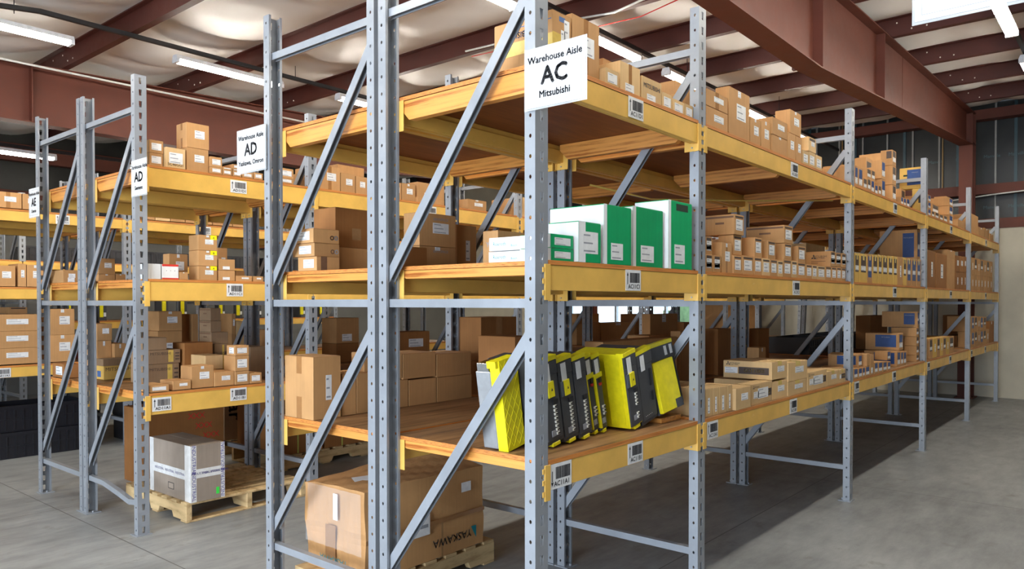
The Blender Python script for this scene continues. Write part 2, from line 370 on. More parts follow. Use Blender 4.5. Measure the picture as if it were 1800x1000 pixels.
# ------------------------------------------------------------------ location tags (parts of the beams)
def barcode(beam, x, z, code, w=.125, h=.092, arrow=1, txt=True):
    l = MB().box(-w / 2, w / 2, -.0012, 0, -h / 2, h / 2).build('location_label', 'white', beam, (x, .0005, z))
    rnd = random.Random(code); m = MB(); u = -w * .22
    while u < w * .42:
        bw = rnd.choice((.0014, .0022, .0034)); m.box(u, u + bw, -.0019, -.0012, -h * .12, h * .36); u += bw + rnd.choice((.0014, .0022))
    m.box(-w * .39, -w * .36, -.0019, -.0012, -h * .2, h * .22)
    zt = h * .22 * arrow; m.add([(-w * .43, -.0018, zt), (-w * .32, -.0018, zt), (-w * .375, -.0018, zt + .016 * arrow)], [(0, 1, 2)])
    m.build('barcode', 'ink', l)
    if txt: lettering(code, 'ink', 'F', (.008, -.002, -h * .31), .027, l, .02, sx=1.05)
def bl(row, lv, i, xw, code, dz=-.049, **k):
    b = BEAM[(row, lv, i)]; barcode(b, xw - b.location.x, dz, code, **k)
bl('AC', 'bottom', 0, .154, 'AC11A1', -.050, w=.14, h=.098, arrow=-1); bl('AC', 'bottom', 0, .70, 'AC11B1'); bl('AC', 'middle', 0, .68, 'AC11C1', -.046); bl('AC', 'top', 0, .70, 'AC11D1', -.044)
bl('AC', 'bottom', 1, 1.462, 'AC13A1'); bl('AC', 'bottom', 1, 2.62, 'AC13B1'); bl('AC', 'middle', 1, 2.66, 'AC13C1'); bl('AC', 'top', 1, 2.62, 'AC13D1')
for i in (2, 3, 4):
    for lv, c in (('bottom', 'B'), ('middle', 'C'), ('top', 'D')): bl('AC', lv, i, XF[i] + 1.3, 'AC1%d%s1' % (3 + 2 * (i - 1), c))
    bl('AC', 'bottom', i, XF[i] + .17, 'AC1%dA1' % (3 + 2 * (i - 1)))
bl('AD', 'bottom', 0, .16, 'AD11A1', -.06); bl('AD', 'bottom', 0, .705, 'AD11B1', -.045); bl('AD', 'middle', 0, .682, 'AD11C1'); bl('AD', 'top', 0, .715, 'AD11D1', -.055)
bl('AD', 'top', 1, 1.298 + 1.3, 'AD13D1', -.055)
bl('AE', 'top', 0, .72, 'AE11D1'); bl('AE', 'bottom', 0, .2, 'AE11A1'); bl('AE', 'top', 1, 2.2, 'AE13D1')
# ------------------------------------------------------------------ aisle signs
def sign(x, y0, y1, z0, z1, lines, label, rot=0, sleeve=True):
    s = MB().box(-.0015, 0, min(y0, y1), max(y0, y1), z0, z1).build('aisle_sign', 'white', None, (x, 0, 0)); tag(s, label, 'sign', 'aisle signs')
    a, b = min(y0, y1) + .016, max(y0, y1) - .016; m = MB(); t = .0012
    for q in ((a, b, z0 + .014, z0 + .014 + t), (a, b, z1 - .014 - t, z1 - .014), (a, a + t, z0 + .014, z1 - .014), (b - t, b, z0 + .014, z1 - .014)): m.box(-.0024, -.0016, *q)
    m.build('border_line', 'inkgrey', s)
    yc = (a + b) / 2; H = z1 - z0
    for (tx, fz, sz, bo) in zip(lines, (.80, .50, .20), (.036, .090, .036), (.034, .036, .034)):
        if tx: lettering(tx, 'ink', 'L', (-.0026, yc, z0 + H * fz), sz, s, bo)
    if sleeve: MB().box(.0004, .0012, min(y0, y1) - .008, max(y0, y1) + .008, z0 - .008, z1 + .004).build('clear_sleeve', 'clearsleeve', s)
    return s
sign(-.012, .035, -.240, 2.277, 2.494, ('Warehouse Aisle', 'AC', 'Mitsubishi'), 'white sheet reading Warehouse Aisle AC on the front post')
sign(-.012, 1.838, 2.118, 2.262, 2.490, ('Warehouse Aisle', 'AD', 'Yaskawa, Omron'), 'white sheet reading Warehouse Aisle AD, Yaskawa, Omron on the outer post')
s = sign(-.012, 3.247, 3.467, 2.257, 2.486, ('Warehouse Aisle', 'AD', 'Siemens'), 'narrow white sheet reading AD on the slotted post beside the aisle')
s = sign(-.012, 5.20, 5.43, 2.253, 2.486, ('Warehouse Aisle', 'AE', 'Omron'), 'white sheet reading AE turned away on the farthest post of the AD row')
sign(-.012, -1.585, -1.312, 2.290, 2.512, ('Warehouse Aisle', 'AB', 'To'), 'white sleeved sheet cut off by the top corner of the view')
o = MB().box(0, .25, -.003, 0, 0, .1).build('parts_sign', 'white', None, (1.42, 10.29, 1.95)); tag(o, 'white sheet reading Parts hung on the farthest row', 'sign')
lettering('Parts', 'ink', 'F', (.12, -.0045, .055), .055, o, .012)
# ------------------------------------------------------------------ the building
YA, YB, XA, XB = -6.0, 13.0, -7.0, 11.9
def zr(x): return 4.2 + .04 * x
def st(o): tag(o, kind='structure'); return o
st(MB().box(XA - .2, XB + 3, YA - .2, YB + .2, -.1, 0).build('floor', 'concrete'))
# sagging vinyl-faced insulation between the purlins
PX = [-6.0, -4.6, -3.2, -1.75, -.33, 1.07, 2.5, 3.82, 5.15, 6.55, 7.98, 9.4, 10.75, 12.1]
def ceiling():
    nx = 14; ny = 190; mb = MB(); xs = []
    for a, b in zip(PX, PX[1:]):
        xs += [(a + (b - a) * i / nx, i / nx) for i in range(nx)]
    xs.append((PX[-1], 0)); rnd = random.Random(3)
    ph = [rnd.uniform(0, 6.28) for _ in range(64)]
    for x, t in xs:
        for j in range(ny + 1):
            y = YA - .3 + (YB - YA + .6) * j / ny
            sag = math.sin(math.pi * t); bl_ = (y / 1.52) % 1.0; pil = 1 - (2 * abs(bl_ - .5)) ** 6
            k = int(y // 1.52) + int(x // 1.4) * 5
            wr = .012 * math.sin(x * 9 + y * 2.3 + ph[k % 64]) * math.sin(y * 7 + ph[(k + 9) % 64]) + .02 * math.sin(x * 2.1 + ph[(k + 5) % 64])
            z = zr(x) + .215 - sag * (.05 + .075 * pil + wr)
            mb.v.append((x, y, z))
    n = ny + 1
    for i in range(len(xs) - 1):
        for j in range(ny): mb.f.append((i * n + j, i * n + j + 1, (i + 1) * n + j + 1, (i + 1) * n + j)); mb.m.append(0)
    return mb.build('ceiling', 'vinyl', smooth=True)
st(ceiling())
for i, x in enumerate(PX[:-1]):
    m = MB(); z = zr(x); m.prism([(x, z), (x + .07, z), (x + .07, z + .012), (x + .012, z + .012), (x + .012, z + .188), (x - .05, z + .188), (x - .05, z + .2), (x, z + .2)], 'y', YA, YB)
    for yy in (.5, 8.1):
        for dy in (-.45, -.3, -.15, .15, .3, .45, .6): m.tube([(x - .004, yy + dy, z + .05 + .09 * (abs(dy) < .2)), (x, yy + dy, z + .05 + .09 * (abs(dy) < .2))], .009, 6, 1)
    o = m.build('ceiling_purlin', ['darkred', 'pinwhite']); st(o)
def rafter(Y, name):
    kn = [XA, 4.3, 11.75]; bot = lambda x: 3.585 if x < 4.3 else 3.585 + (x - 4.3) * .0755
    root = MB()
    pts_b = [(x, bot(x)) for x in kn]; pts_t = [(x, zr(x) - .002) for x in kn[::-1]]
    root.prism([(a, b) for a, b in pts_b + pts_t], 'y', Y - .005, Y + .005)
    for a, b in zip(kn, kn[1:]):
        root.prism([(a, bot(a) - .012), (b, bot(b) - .012), (b, bot(b)), (a, bot(a))], 'y', Y - .1, Y + .1)
    root.prism([(XA, zr(XA) - .014), (kn[-1], zr(kn[-1]) - .014), (kn[-1], zr(kn[-1]) - .002), (XA, zr(XA) - .002)], 'y', Y - .1, Y + .1)
    for x in ((-3.4, .78, 4.35, 6.35) if Y > 4 else (-3.4, 1.0, 4.35, 6.3)): root.box(x, x + .012, Y - .095, Y + .095, bot(x), zr(x) - .012)
    root.box(7.4, 7.404, Y - .008, Y + .008, bot(7.4), zr(7.4) - .01)
    return st(root.build('trim_' + name, 'redsteel'))
rafter(.5, '1'); rafter(8.1, '2')
st(MB().prism([(4.3, 3.60), (4.34, 3.60), (4.34, 3.66), (4.3, 3.66)], 'y', .58, .66).tube([(4.33, .6, 3.64), (3.85, 1.25, 4.36)], .028, 4).build('trim_3', 'darkred'))
for n, y in (('4', .5), ('5', 8.1)):
    m = MB().box(11.47, 11.482, y - .1, y + .1, 0, 4.62).box(11.74, 11.752, y - .1, y + .1, 0, 4.62).box(11.482, 11.74, y - .005, y + .005, 0, 4.62)
    m.box(11.482, 11.74, y - .095, y + .095, 4.15, 4.165).box(11.4, 11.8, y - .14, y + .14, 0, .015); st(m.build('trim_' + n, 'redsteel'))
# end wall: cream liner below, dark faced insulation with girts above, glazed opening beyond the racks
WY0, WY1, WZ0, WZ1 = 5.0, 8.9, .75, 2.45
m = MB()
for q in ((YA, WY0, 0, 2.78), (WY0, WY1, 0, WZ0), (WY0, WY1, WZ1, 2.78), (WY1, 9.3, 0, 2.78), (9.3, 11.6, 0, 4.95), (11.6, YB, 0, 4.95)): m.box(11.88, 11.95, *q)
st(m.build('wall_end', 'cream'))
st(MB().box(12.12, 12.16, YA, 9.3, 2.6, 4.95).build('wall_end_insulation', 'insul_dark'))
def girt(mb, x, z, a=YA, b=YB): mb.prism([(x, z), (x + .2, z), (x + .2, z + .012), (x + .012, z + .012), (x + .012, z + .15), (x + .2, z + .15), (x + .2, z + .162), (x, z + .162)], 'y', a, b)
for n, z in (('6', 2.775), ('7', 3.345), ('8', 4.58)):
    m = MB(); girt(m, 11.86, z, YA, 9.3); st(m.build('trim_' + n, 'redsteel'))
m1, m2, m3 = MB(), MB(), MB(); y = -5.8; i = 0
while y < 9.2:
    m1.box(12.09, 12.12, y, y + .028, 2.94, 4.9)
    if i % 2: m2.box(12.10, 12.12, y + .13, y + .175, 2.94 if i % 3 else 3.5, 4.9)
    if i % 4 == 0: m3.box(12.095, 12.12, y - .05, y - .028, 3.5, 4.9)
    y += .425; i += 1
st(m1.build('trim_9', 'stud')); st(m2.build('trim_10', 'tealtape')); st(m3.build('trim_11', 'ochre'))
for y in (-.95, -.16, .2, .62, 1.05, 1.9, 2.75):
    for z in (4.0, 3.15):
        o = lettering('Manville', 'tintprint', 'L', (12.117, y + .02, z), .075, None, .004, name='trim_print'); st(o)
# side wall far across the racks
st(MB().box(XA, XB, YB, YB + .1, 0, 2.7).build('wall_far', 'wall_grey')); st(MB().box(XA, XB, YB + .12, YB + .16, 2.6, 4.9).build('wall_far_insulation', 'insul_dark'))
for n, z in (('12', 2.7), ('13', 3.25), ('14', 3.9)):
    m = MB(); h = .16 if n != '14' else .28; m.box(XA, XB - .1, YB - .16, YB - .005, z, z + h); st(m.build('trim_' + n, 'redsteel'))
m = MB(); x = XA + .2
while x < XB - .3: m.box(x, x + .035, YB + .08, YB + .12, 2.86, 4.7); x += 1.22
st(m.build('trim_15', 'stud'))
# near walls behind the camera with the open dock door
st(MB().box(XA, XB + .2, YA - .1, YA, 0, 4.9).build('wall_near', 'wall_grey'))
m = MB()
for q in ((YA, -3.4, 0, 4.2), (3.2, YB, 0, 4.2), (-3.4, 3.2, 3.35, 4.2)): m.box(XA - .1, XA, *q)
st(m.build('wall_dock', 'wall_grey'))
st(MB().box(XA - .06, XA + .06, -3.46, -3.4, 0, 3.41).box(XA - .06, XA + .06, 3.2, 3.26, 0, 3.41).box(XA - .06, XA + .06, -3.4, 3.2, 3.35, 3.41).box(XA + .02, XA + .34, -3.4, 3.2, 3.42, 3.72).build('door_1', 'galv'))
# window frames and panes
wn = empty('window_1', (11.9, WY0, WZ0)); st(wn); m = MB(); t = .05
m.box(-.03, .06, 0, WY1 - WY0, 0, t).box(-.03, .06, 0, WY1 - WY0, WZ1 - WZ0 - t, WZ1 - WZ0)
for k in range(7): yy = k * (WY1 - WY0 - t) / 6; m.box(-.03, .06, yy, yy + t, t, WZ1 - WZ0 - t)
m.build('window_frame', 'silver', wn)
for k in range(6):
    yy = t + k * (WY1 - WY0 - t) / 6; MB().box(.01, .016, yy + .001, yy + (WY1 - WY0 - t) / 6 - t, t, WZ1 - WZ0 - t).build('pane', 'pane', wn)
o = MB().box(16, 40, -12, 25, -.2, -.05).build('exterior_ground', 'paving'); st(o)
hm = MB(); rnd = random.Random(5)
for k in range(12):
    y = 6 + k * .8; s = rnd.uniform(.5, 1.2); h = rnd.uniform(.6, 1.7)
    hm.prism([(27 + rnd.uniform(0, 2), y), (28.2, y - s), (29 + s, y), (28.4, y + s)], 'z', -.05, h)
o = hm.build('exterior_hedge', 'hedge'); tag(o, 'green hedge outside beyond the windows', 'hedge', None, 'stuff')
# conduit runs
def cable(name, pts, r, mat, label, cat='cable'):
    o = MB().tube(pts, r, 6).build(name, mat, smooth=True); tag(o, label, cat); return o
cable('conduit', [(11.83, 2.2 - i * .5, 3.30 - .05 * math.sin(i * .9)) for i in range(13)], .012, 'cable_white', 'white conduit sagging along the red girt of the end wall', 'conduit')
cable('cable', [(3.795, 4.2, 4.37), (3.795, 3.4, 4.34), (3.795, 2.6, 4.36), (3.795, 2.2, 4.32), (3.795, 1.7, 4.39), (3.795, 1.2, 4.42), (3.795, .62, 4.42)], .010, 'cable_white', 'white cable strapped along a roof purlin')
cable('cable', [(3.79, 4.1, 4.29), (3.79, 3.2, 4.25), (3.79, 2.4, 4.23), (3.79, 1.9, 4.21), (3.79, 1.5, 4.27)], .005, 'red', 'thin red wire hanging under the white roof cable')
cable('conduit', [(-.4, 7.85, 4.16), (.5, 7.85, 4.17), (11, 7.85, 4.23)], .013, 'cable_white', 'thin white conduit running level beside the far red rafter', 'conduit')
cable('cord', [(1.298 + .4, .97, 2.30), (2.4, .95, 2.285), (3.2, .6, 2.33), (3.75, .12, 2.35)], .006, 'yellowtape', 'yellow cord strung under the top shelf of the AC row')
# ------------------------------------------------------------------ strip lights
def make_light():
    root = empty('strip_light'); L = 1.22
    MB().prism([(-.058, 0), (.058, 0), (.04, .045), (-.04, .045)], 'x', 0, L).build('housing', 'white', root)
    for y in (-.036, .036):
        MB().tube([(.03, y, -.018), (L - .03, y, -.018)], .0145, 10).build('tube', 'tube', root, smooth=True)
    for x in (.0, L - .03): MB().box(x, x + .03, -.055, .055, -.036, 0).build('lamp_holder', 'white', root)
    return root
light0 = make_light(); reg(None)
rows = {'AC aisle': (-.78, 4.13, [-5, -2.6, -.6, 1.4, 3.2, 4.95, 7.1, 9.0]), 'AD aisle': (2.45, 4.15, [-4.4, -2.4, -.4, 1.45, 3.40, 5.20, 7.15, 8.4]), 'AE aisle': (6.15, 4.13, [-4.6, -2.66, -.66, 1.498, 3.485, 5.5, 7.5, 9.5]), 'farthest aisle': (9.55, 3.47, [-3.4, .28, 2.32, 5.6, 8])}
for rn, (y, z, xs) in rows.items():
    for i, x in enumerate(xs):
        put(light0, (x, y, min(z, zr(x) - .17)), 0, 'lit twin-tube strip light, %s along the run over the %s' % (ORD[i], rn), 'light', 'strip lights over the %s' % rn)
    m = MB(); tz = [(-6.5, min(z, zr(-6.5) - .17)), (-.6, min(z, zr(-.6) - .17)), (.3, z), (11.2, z)]
    for (xa, za), (xb, zb) in zip(tz, tz[1:]): m.prism([(xa, za + .065), (xb, zb + .065), (xb, zb + .105), (xa, za + .105)], 'y', y - .02, y + .02)
    for x in [q * 2.8 - 5.5 for q in range(6)]: m.tube([(x, y, min(z, zr(x) - .17) + .1), (x, y, zr(x) + .05)], .004, 5)
    tag(m.build('lighting_track', 'black'), 'dark hanging track carrying strip lights over the %s' % rn, 'lighting track', 'lighting tracks')
# daylight through the open dock door and the far windows
def area(loc, rot, sx, sy, e, col):
    l = bpy.data.lights.new('daylight', 'AREA'); l.shape = 'RECTANGLE'; l.size = sx; l.size_y = sy; l.energy = e; l.color = col
    o = bpy.data.objects.new('daylight', l); COL.objects.link(o); o.location = loc; o.rotation_euler = rot; return o
area((XA - .3, -.1, 1.75), (0, R(-90), 0), 3.2, 6.4, DOOR, (.74, .86, 1.0))
w = bpy.data.worlds.new('world'); SC.world = w; w.use_nodes = True; w.node_tree.nodes['Background'].inputs[0].default_value = (.75, .85, 1., 1); w.node_tree.nodes['Background'].inputs[1].default_value = SKY
# ------------------------------------------------------------------ cartons
def plate(par, dims, face, u0, v0, u1, v1, mat, name, off=.0, th=.0008, lines=0, inkm='inkgrey', label=None):
    w, d, h = dims
    if face == 'F': c = lambda u, v, t: ((u - .5) * w, -t, v * h)
    elif face == 'L': c = lambda u, v, t: (-w / 2 - t, (1 - u) * d, v * h)
    else: c = lambda u, v, t: ((u - .5) * w, (1 - v) * d if False else v * d, h + t)
    m = MB()
    def slab(a, b, cc, e, t0, t1, mi):
        pts = [c(x, y, t) for t in (t0, t1) for x, y in ((a, b), (cc, b), (cc, e), (a, e))]
        m.add(pts, [(0, 1, 2, 3), (4, 5, 6, 7), (0, 1, 5, 4), (1, 2, 6, 5), (2, 3, 7, 6), (3, 0, 4, 7)], mi)
    slab(u0, v0, u1, v1, off, off + th, 0)
    if lines:
        du, dv = u1 - u0, v1 - v0
        for k in range(lines):
            vv = v1 - dv * (.16 + .72 * k / max(1, lines - 1) if lines > 1 else .5)
            slab(u0 + du * .08, vv - dv * .035, u0 + du * (.5 + .4 * ((k * 37) % 5) / 5), vv + dv * .035, off + th, off + th + .0003, 1)
    o = m.build(name, [mat, inkm], par)
    if label: o['label'] = label
    return o
def carton(x0, x1, y0, y1, z0, z1, col, f, jit=True):
    w, d, h = x1 - x0 - .002, y1 - y0 - .002, z1 - z0 - .0005; dims = (w, d, h)
    m = MB(); fl = .0025 if min(w, d, h) > .06 else 0
    m.box(-w / 2, w / 2, 0, d, 0, h - fl)
    name = {'g': 'retail_box', 'w': 'retail_box', 'r': 'retail_box'}.get(col, 'product_carton' if (h > 2.2 * w and w < .17) else 'cardboard_box')
    if col == 'g':   # green printed front, white sides
        m.m = [1, 1, 0, 0, 1, 1]
    o_m = ['g', 'w'] if col == 'g' else [col]
    if fl:
        if w >= d: m.box(-w / 2 + .001, w / 2 - .001, .001, d / 2 - .0015, h - fl, h, 1 if col == 'g' else 0).box(-w / 2 + .001, w / 2 - .001, d / 2 + .0015, d - .001, h - fl, h, 1 if col == 'g' else 0)
        else: m.box(-w / 2 + .001, -.0015, .001, d - .001, h - fl, h, 1 if col == 'g' else 0).box(.0015, w / 2 - .001, .001, d - .001, h - fl, h, 1 if col == 'g' else 0)
    o = m.build(name, o_m, None, ((x0 + x1) / 2, y0, z0), bevel=.0018 if min(w, d, h) > .05 else 0)
    P = lambda *a, **k: plate(o, dims, *a, **k)
    big = w > .07
    L = lambda *a, **k: P(*a, mat='white', name='shipping_label', lines=3 if h > .09 else 2, **k)
    if col == 'g' and h > .1: P('F', 0, 0, .0 + min(.12, .012 / w) + .05, 1, 'w', 'printed_edge', th=.0004, label='white edge of the green face')
    for ch in f:
        if ch == 'l': L('F', .36, .40, .80, .72)
        elif ch == 'L': L('F', .16, .22, .86, .76) if w < .2 else L('F', .3, .25, .8, .75)
        elif ch == 's': L('F', .42, .86, .56, .985)
        elif ch == 'v': L('F', .34, .12, .62, .66) if w < .12 else L('F', .45, .3, .66, .7)
        elif ch == 'm': L('F', .25, .08, .68, .36)
        elif ch == 't': P('F', .42, 0, .58, 1, 'browntape', 'packing_tape', off=.0002, th=.0003)
        elif ch == 'T':
            P('L', .42, .72, .60, 1, 'browntape', 'packing_tape', th=.0003); P('L', .42, 0, .6, .35 if h > .2 else .4, 'browntape', 'packing_tape', th=.0003)
        elif ch == 'D': P('F', .12, .74, .9, .92, 'darkprint', 'printed_panel', th=.0002)
        elif ch == 'd': P('F', .10, .82, .92, .92, 'darkprint', 'printed_panel', th=.0002)
        elif ch == 'k': P('F', .16, .56, .86, .93, 'darkprint', 'printed_panel', th=.0002); P('F', .16, .26, .86, .54, 'white', 'shipping_label', lines=2)
        elif ch == 'n': P('F', .16, .46, .86, .90, 'navy', 'printed_panel', th=.0002); P('F', .16, .16, .86, .44, 'white', 'shipping_label', lines=2)
        elif ch == 'z': P('F', .14, .2, .84, .92, 'navy', 'printed_panel', th=.0002); P('F', .22, .42, .76, .56, 'white', 'shipping_label', lines=2, off=.0003)
        elif ch == 'j': P('F', .14, .36, .84, .92, 'darkprint', 'printed_panel', th=.0002); P('F', .16, .42, .80, .58, 'white', 'shipping_label', lines=2, off=.0003)
        elif ch == 'y': P('F', .38, .78, .62, 1, 'yellowtape', 'packing_tape', off=.0006, th=.0003); P('T', .38, 0, .62, .2, 'yellowtape', 'packing_tape', th=.0003)
        elif ch == 'B':
            a = .62 if d > .35 else .3; q = P('L', a, .18, .92, .90, 'navy', 'printed_panel', th=.0003)
            lettering('MITSUBISHI', 'inkgrey', 'L', (-w / 2 - .0006, d * (1 - (a + .92) / 2), h * .76), min(.03, d * .05), q)
        elif ch == 'K': P('L', .5, .45, .94, .92, 'darkprint', 'printed_panel', th=.0003)
        elif ch == 'h':
            if col == 'g': P('F', .32, .86, .82, .96, 'handle_dark', 'hand_hole', th=.0004)
            else: P('L', .15, .6, .32, .68, 'handle_dark', 'hand_hole', th=.0004)
        elif ch == 'Q':
            P('L', .02, .82, .97, .92, 'brownprint', 'printed_panel', th=.0002); P('L', .35, .52, .65, .62, 'brownprint', 'printed_panel', th=.0002)
            P('L', .36, .2, .6, .46, 'brownprint', 'printed_panel', th=.0001) if h > .12 else None
        elif ch == 'W':
            if col == 'g': P('F', 0, 0, .3, 1, 'w', 'printed_edge', th=.0005, label='white half of the front face')
            else: lettering('MITSUBISHI', 'blueprint', 'F', (0, -.0006, h * .66), w * .17, o, .01)
        elif ch == 'M':
            logo(o, 'L', (-w / 2, d * .68, h * .62), .022, 'ink'); lettering('MITSUBISHI', 'ink', 'L', (-w / 2 - .0006, d * .42, h * .66), .02, o); lettering('ELECTRIC', 'ink', 'L', (-w / 2 - .0006, d * .45, h * .55), .02, o)
            P('L', .22, .33, .8, .37, 'brownprint', 'printed_panel', th=.0001); P('L', .22, .22, .5, .26, 'brownprint', 'printed_panel', th=.0001)
        elif ch == 'G':
            P('F', .1, .3, .34, .62, 'white', 'shipping_label', lines=2); P('F', .36, .3, .97, .66, 'darkprint', 'printed_panel', th=.0002)
            lettering('GOT1000', 'yellowtape', 'F', (w * .165, -.0006, h * .48), min(w * .11, h * .3), o, .01)
            if w > .3: logo(o, 'F', (-w * .4, 0, h * .82), .014, 'ink'); lettering('MITSUBISHI', 'ink', 'F', (-w * .25, -.0005, h * .83), .014, o)
        elif ch == 'A':
            P('L', .03, .28, .30, .62, 'white', 'shipping_label', lines=3); P('L', .32, .26, .94, .66, 'darkprint', 'printed_panel', th=.0003)
            lettering('GOT1000', 'yellowtape', 'L', (-w / 2 - .0008, d * .36, h * .46), min(d * .11, h * .3), o, .012)
            logo(o, 'L', (-w / 2, d * .9, h * .82), .016, 'ink'); lettering('MITSUBISHI', 'ink', 'L', (-w / 2 - .0005, d * .76, h * .85), .014, o); lettering('ELECTRIC', 'ink', 'L', (-w / 2 - .0005, d * .77, h * .77), .014, o)
        elif ch == 'X': lettering('SERVOPACK', 'inkgrey', 'F', (w * .08, -.0006, h * .83), .022, o, .01)
        elif ch == 'J': P('L', .3, .2, .85, .8, 'white', 'shipping_label', lines=3)
        elif ch == 'p': P('F', .18, 0, .45, 1, 'brownprint', 'tape_patch', th=.0003)
        elif ch == 'o': lettering('o', 'inkgrey', 'F', (w * .38, -.0005, h * .45), .05, o, .02); lettering('o', 'brownprint', 'F', (w * .22, -.0005, h * .45), .05, o, .02)
        elif ch == 'c': P('F', .4, .2, .62, .5, 'cleartape', 'tape_patch', th=.0003)
        elif ch == 'E':
            P('F', .35, .84, .68, .93, 'blueprint', 'printed_panel', th=.0002); P('F', .62, .5, .9, .9, 'white', 'shipping_label', lines=3)
            P('F', 0, .36, .55, .62, 'yellowtape', 'packing_tape', th=.0003); P('L', 0, .36, 1, .6, 'yellowtape', 'packing_tape', th=.0003)
            lettering('MITSUBISHI', 'blueprint', 'L', (-w / 2 - .0006, d * .42, h * .72), min(.034, d * .12), o, .02, spin=math.pi)
            P('L', .45, .84, .98, .855, 'blueprint', 'printed_panel', th=.0002)
        elif ch == 'P':
            for k in range(4): lettering('Y+TE'[k], 'inkgrey', 'L', (-w / 2 - .0006, d * (.68 - .12 * k), h * .62), .035, o)
        elif ch == 'H': lettering('5C46GG1', 'ink', 'F', (0, -.0006, h * .16), w * .2, o, .01)
        elif ch == 'U':
            for k in range(3): lettering('XXX', 'red', 'F', (w * (.12 + .1 * k), -.0006, h * (.86 - .14 * k)), .07, o, .01)
        elif ch == 'V':
            P('F', .62, .1, .78, .96, 'yellowtape', 'packing_tape', th=.0003); lettering('MITSUBISHI', 'darkprint', 'F', (w * -.12, -.0006, h * .72), .03, o)
            for k in range(3): P('F', .84, .25 + .22 * k, .97, .33 + .22 * k, 'darkprint', 'printed_panel', th=.0002)
        elif ch == 'Z':
            P('L', .1, .12, .6, .42, 'blueprint', 'printed_panel', th=.0002); lettering('MITSUBISHI', 'darkprint', 'F', (0, -.0006, h * .5), .04, o)
            MB().box(-w / 2 - .004, w / 2 + .004, -.004, d + .004, h * .68, h + .003).build('lid', 'b', o)
        elif ch == 'Y':
            q = P('F', .64, .72, .98, 1, 'yellowsticker', 'warning_sticker', off=.0009); P('T', .64, 0, .98, .12, 'yellowsticker', 'warning_sticker')
            lettering('A', 'ink', 'F', (w * .31, -.0022, h * .83), h * .18, q, .02)
        elif ch == 'R': lettering('Rexroth', 'teal', 'L', (-w / 2 - .0006, d * .68, h * .5), .022, o); lettering('Bosch', 'teal', 'L', (-w / 2 - .0006, d * .25, h * .35), .014, o)
        elif ch == 'w': P('F', .3, .05, .75, .4, 'white', 'shipping_label', lines=2, off=.001); P('F', .75, .05, .98, .4, 'green', 'shipping_label') if 'green' in M else None
        elif ch == 'I': lettering('iva', 'ink', 'F', (-w * .2, -.0006, h * .5), .16, o, .02, spin=R(-90))
    if col == 'r':
        P('F', 0, .86, 1, 1, 'red', 'printed_band', th=.0004); P('F', 0, 0, 1, .1, 'red', 'printed_band', th=.0004)
        for u in (.25, .5, .75): P('F', u, .55, u + .04, .6, 'ink', 'printed_mark', th=.0004)
    return o
def logo(par, face, c, r, mat):
    """three small diamonds meeting at a point"""
    m = MB()
    for a in (90, 210, 330):
        q = [(0, 0)] + [(r * k * math.cos(R(a + b)), r * k * math.sin(R(a + b))) for k, b in ((.58, 30), (1, 0), (.58, -30))]
        if face == 'F': pts = [(c[0] + u, -.0005, c[2] + v) for u, v in q]
        else: pts = [(c[0] - .0006, c[1] - u, c[2] + v) for u, v in q]
        m.add(pts, [(0, 1, 2, 3)])
    return m.build('printed_mark', mat, par)
PH = {'D1': 'AC top shelf, sign bay', 'D2': 'AC top shelf, second bay', 'D3': 'AC top shelf, third bay', 'D4': 'AC top shelf, fourth bay', 'D5': 'AC top shelf, last bay',
      'G1': 'AC middle shelf, sign bay', 'C2': 'AC middle shelf, second bay', 'C2e': 'AC middle shelf, second bay end', 'C3': 'AC middle shelf, third bay', 'C4': 'AC middle shelf, fourth bay', 'C5': 'AC middle shelf, last bay',
      'B2': 'AC bottom shelf, second bay', 'B3': 'AC bottom shelf, third bay', 'B4': 'AC bottom shelf, fourth bay', 'B5': 'AC bottom shelf, last bay',
      'RC': 'rear middle shelf behind AC', 'RB': 'rear bottom shelf behind AC', 'RBb': 'rear bottom shelf, farther bays', 'R2D': 'AD top shelf, first bay', 'R2D2': 'AD top shelf, farther bays',
      'R2C': 'AD middle shelf', 'R2B': 'AD bottom shelf', 'R2Bb': 'AD rear bottom shelf', 'R2Cb': 'AD rear middle shelf', 'R3B': 'AE bottom shelf', 'R3C': 'AE middle shelf', 'R3D': 'AE top shelf', 'FL': 'the floor pallets'}
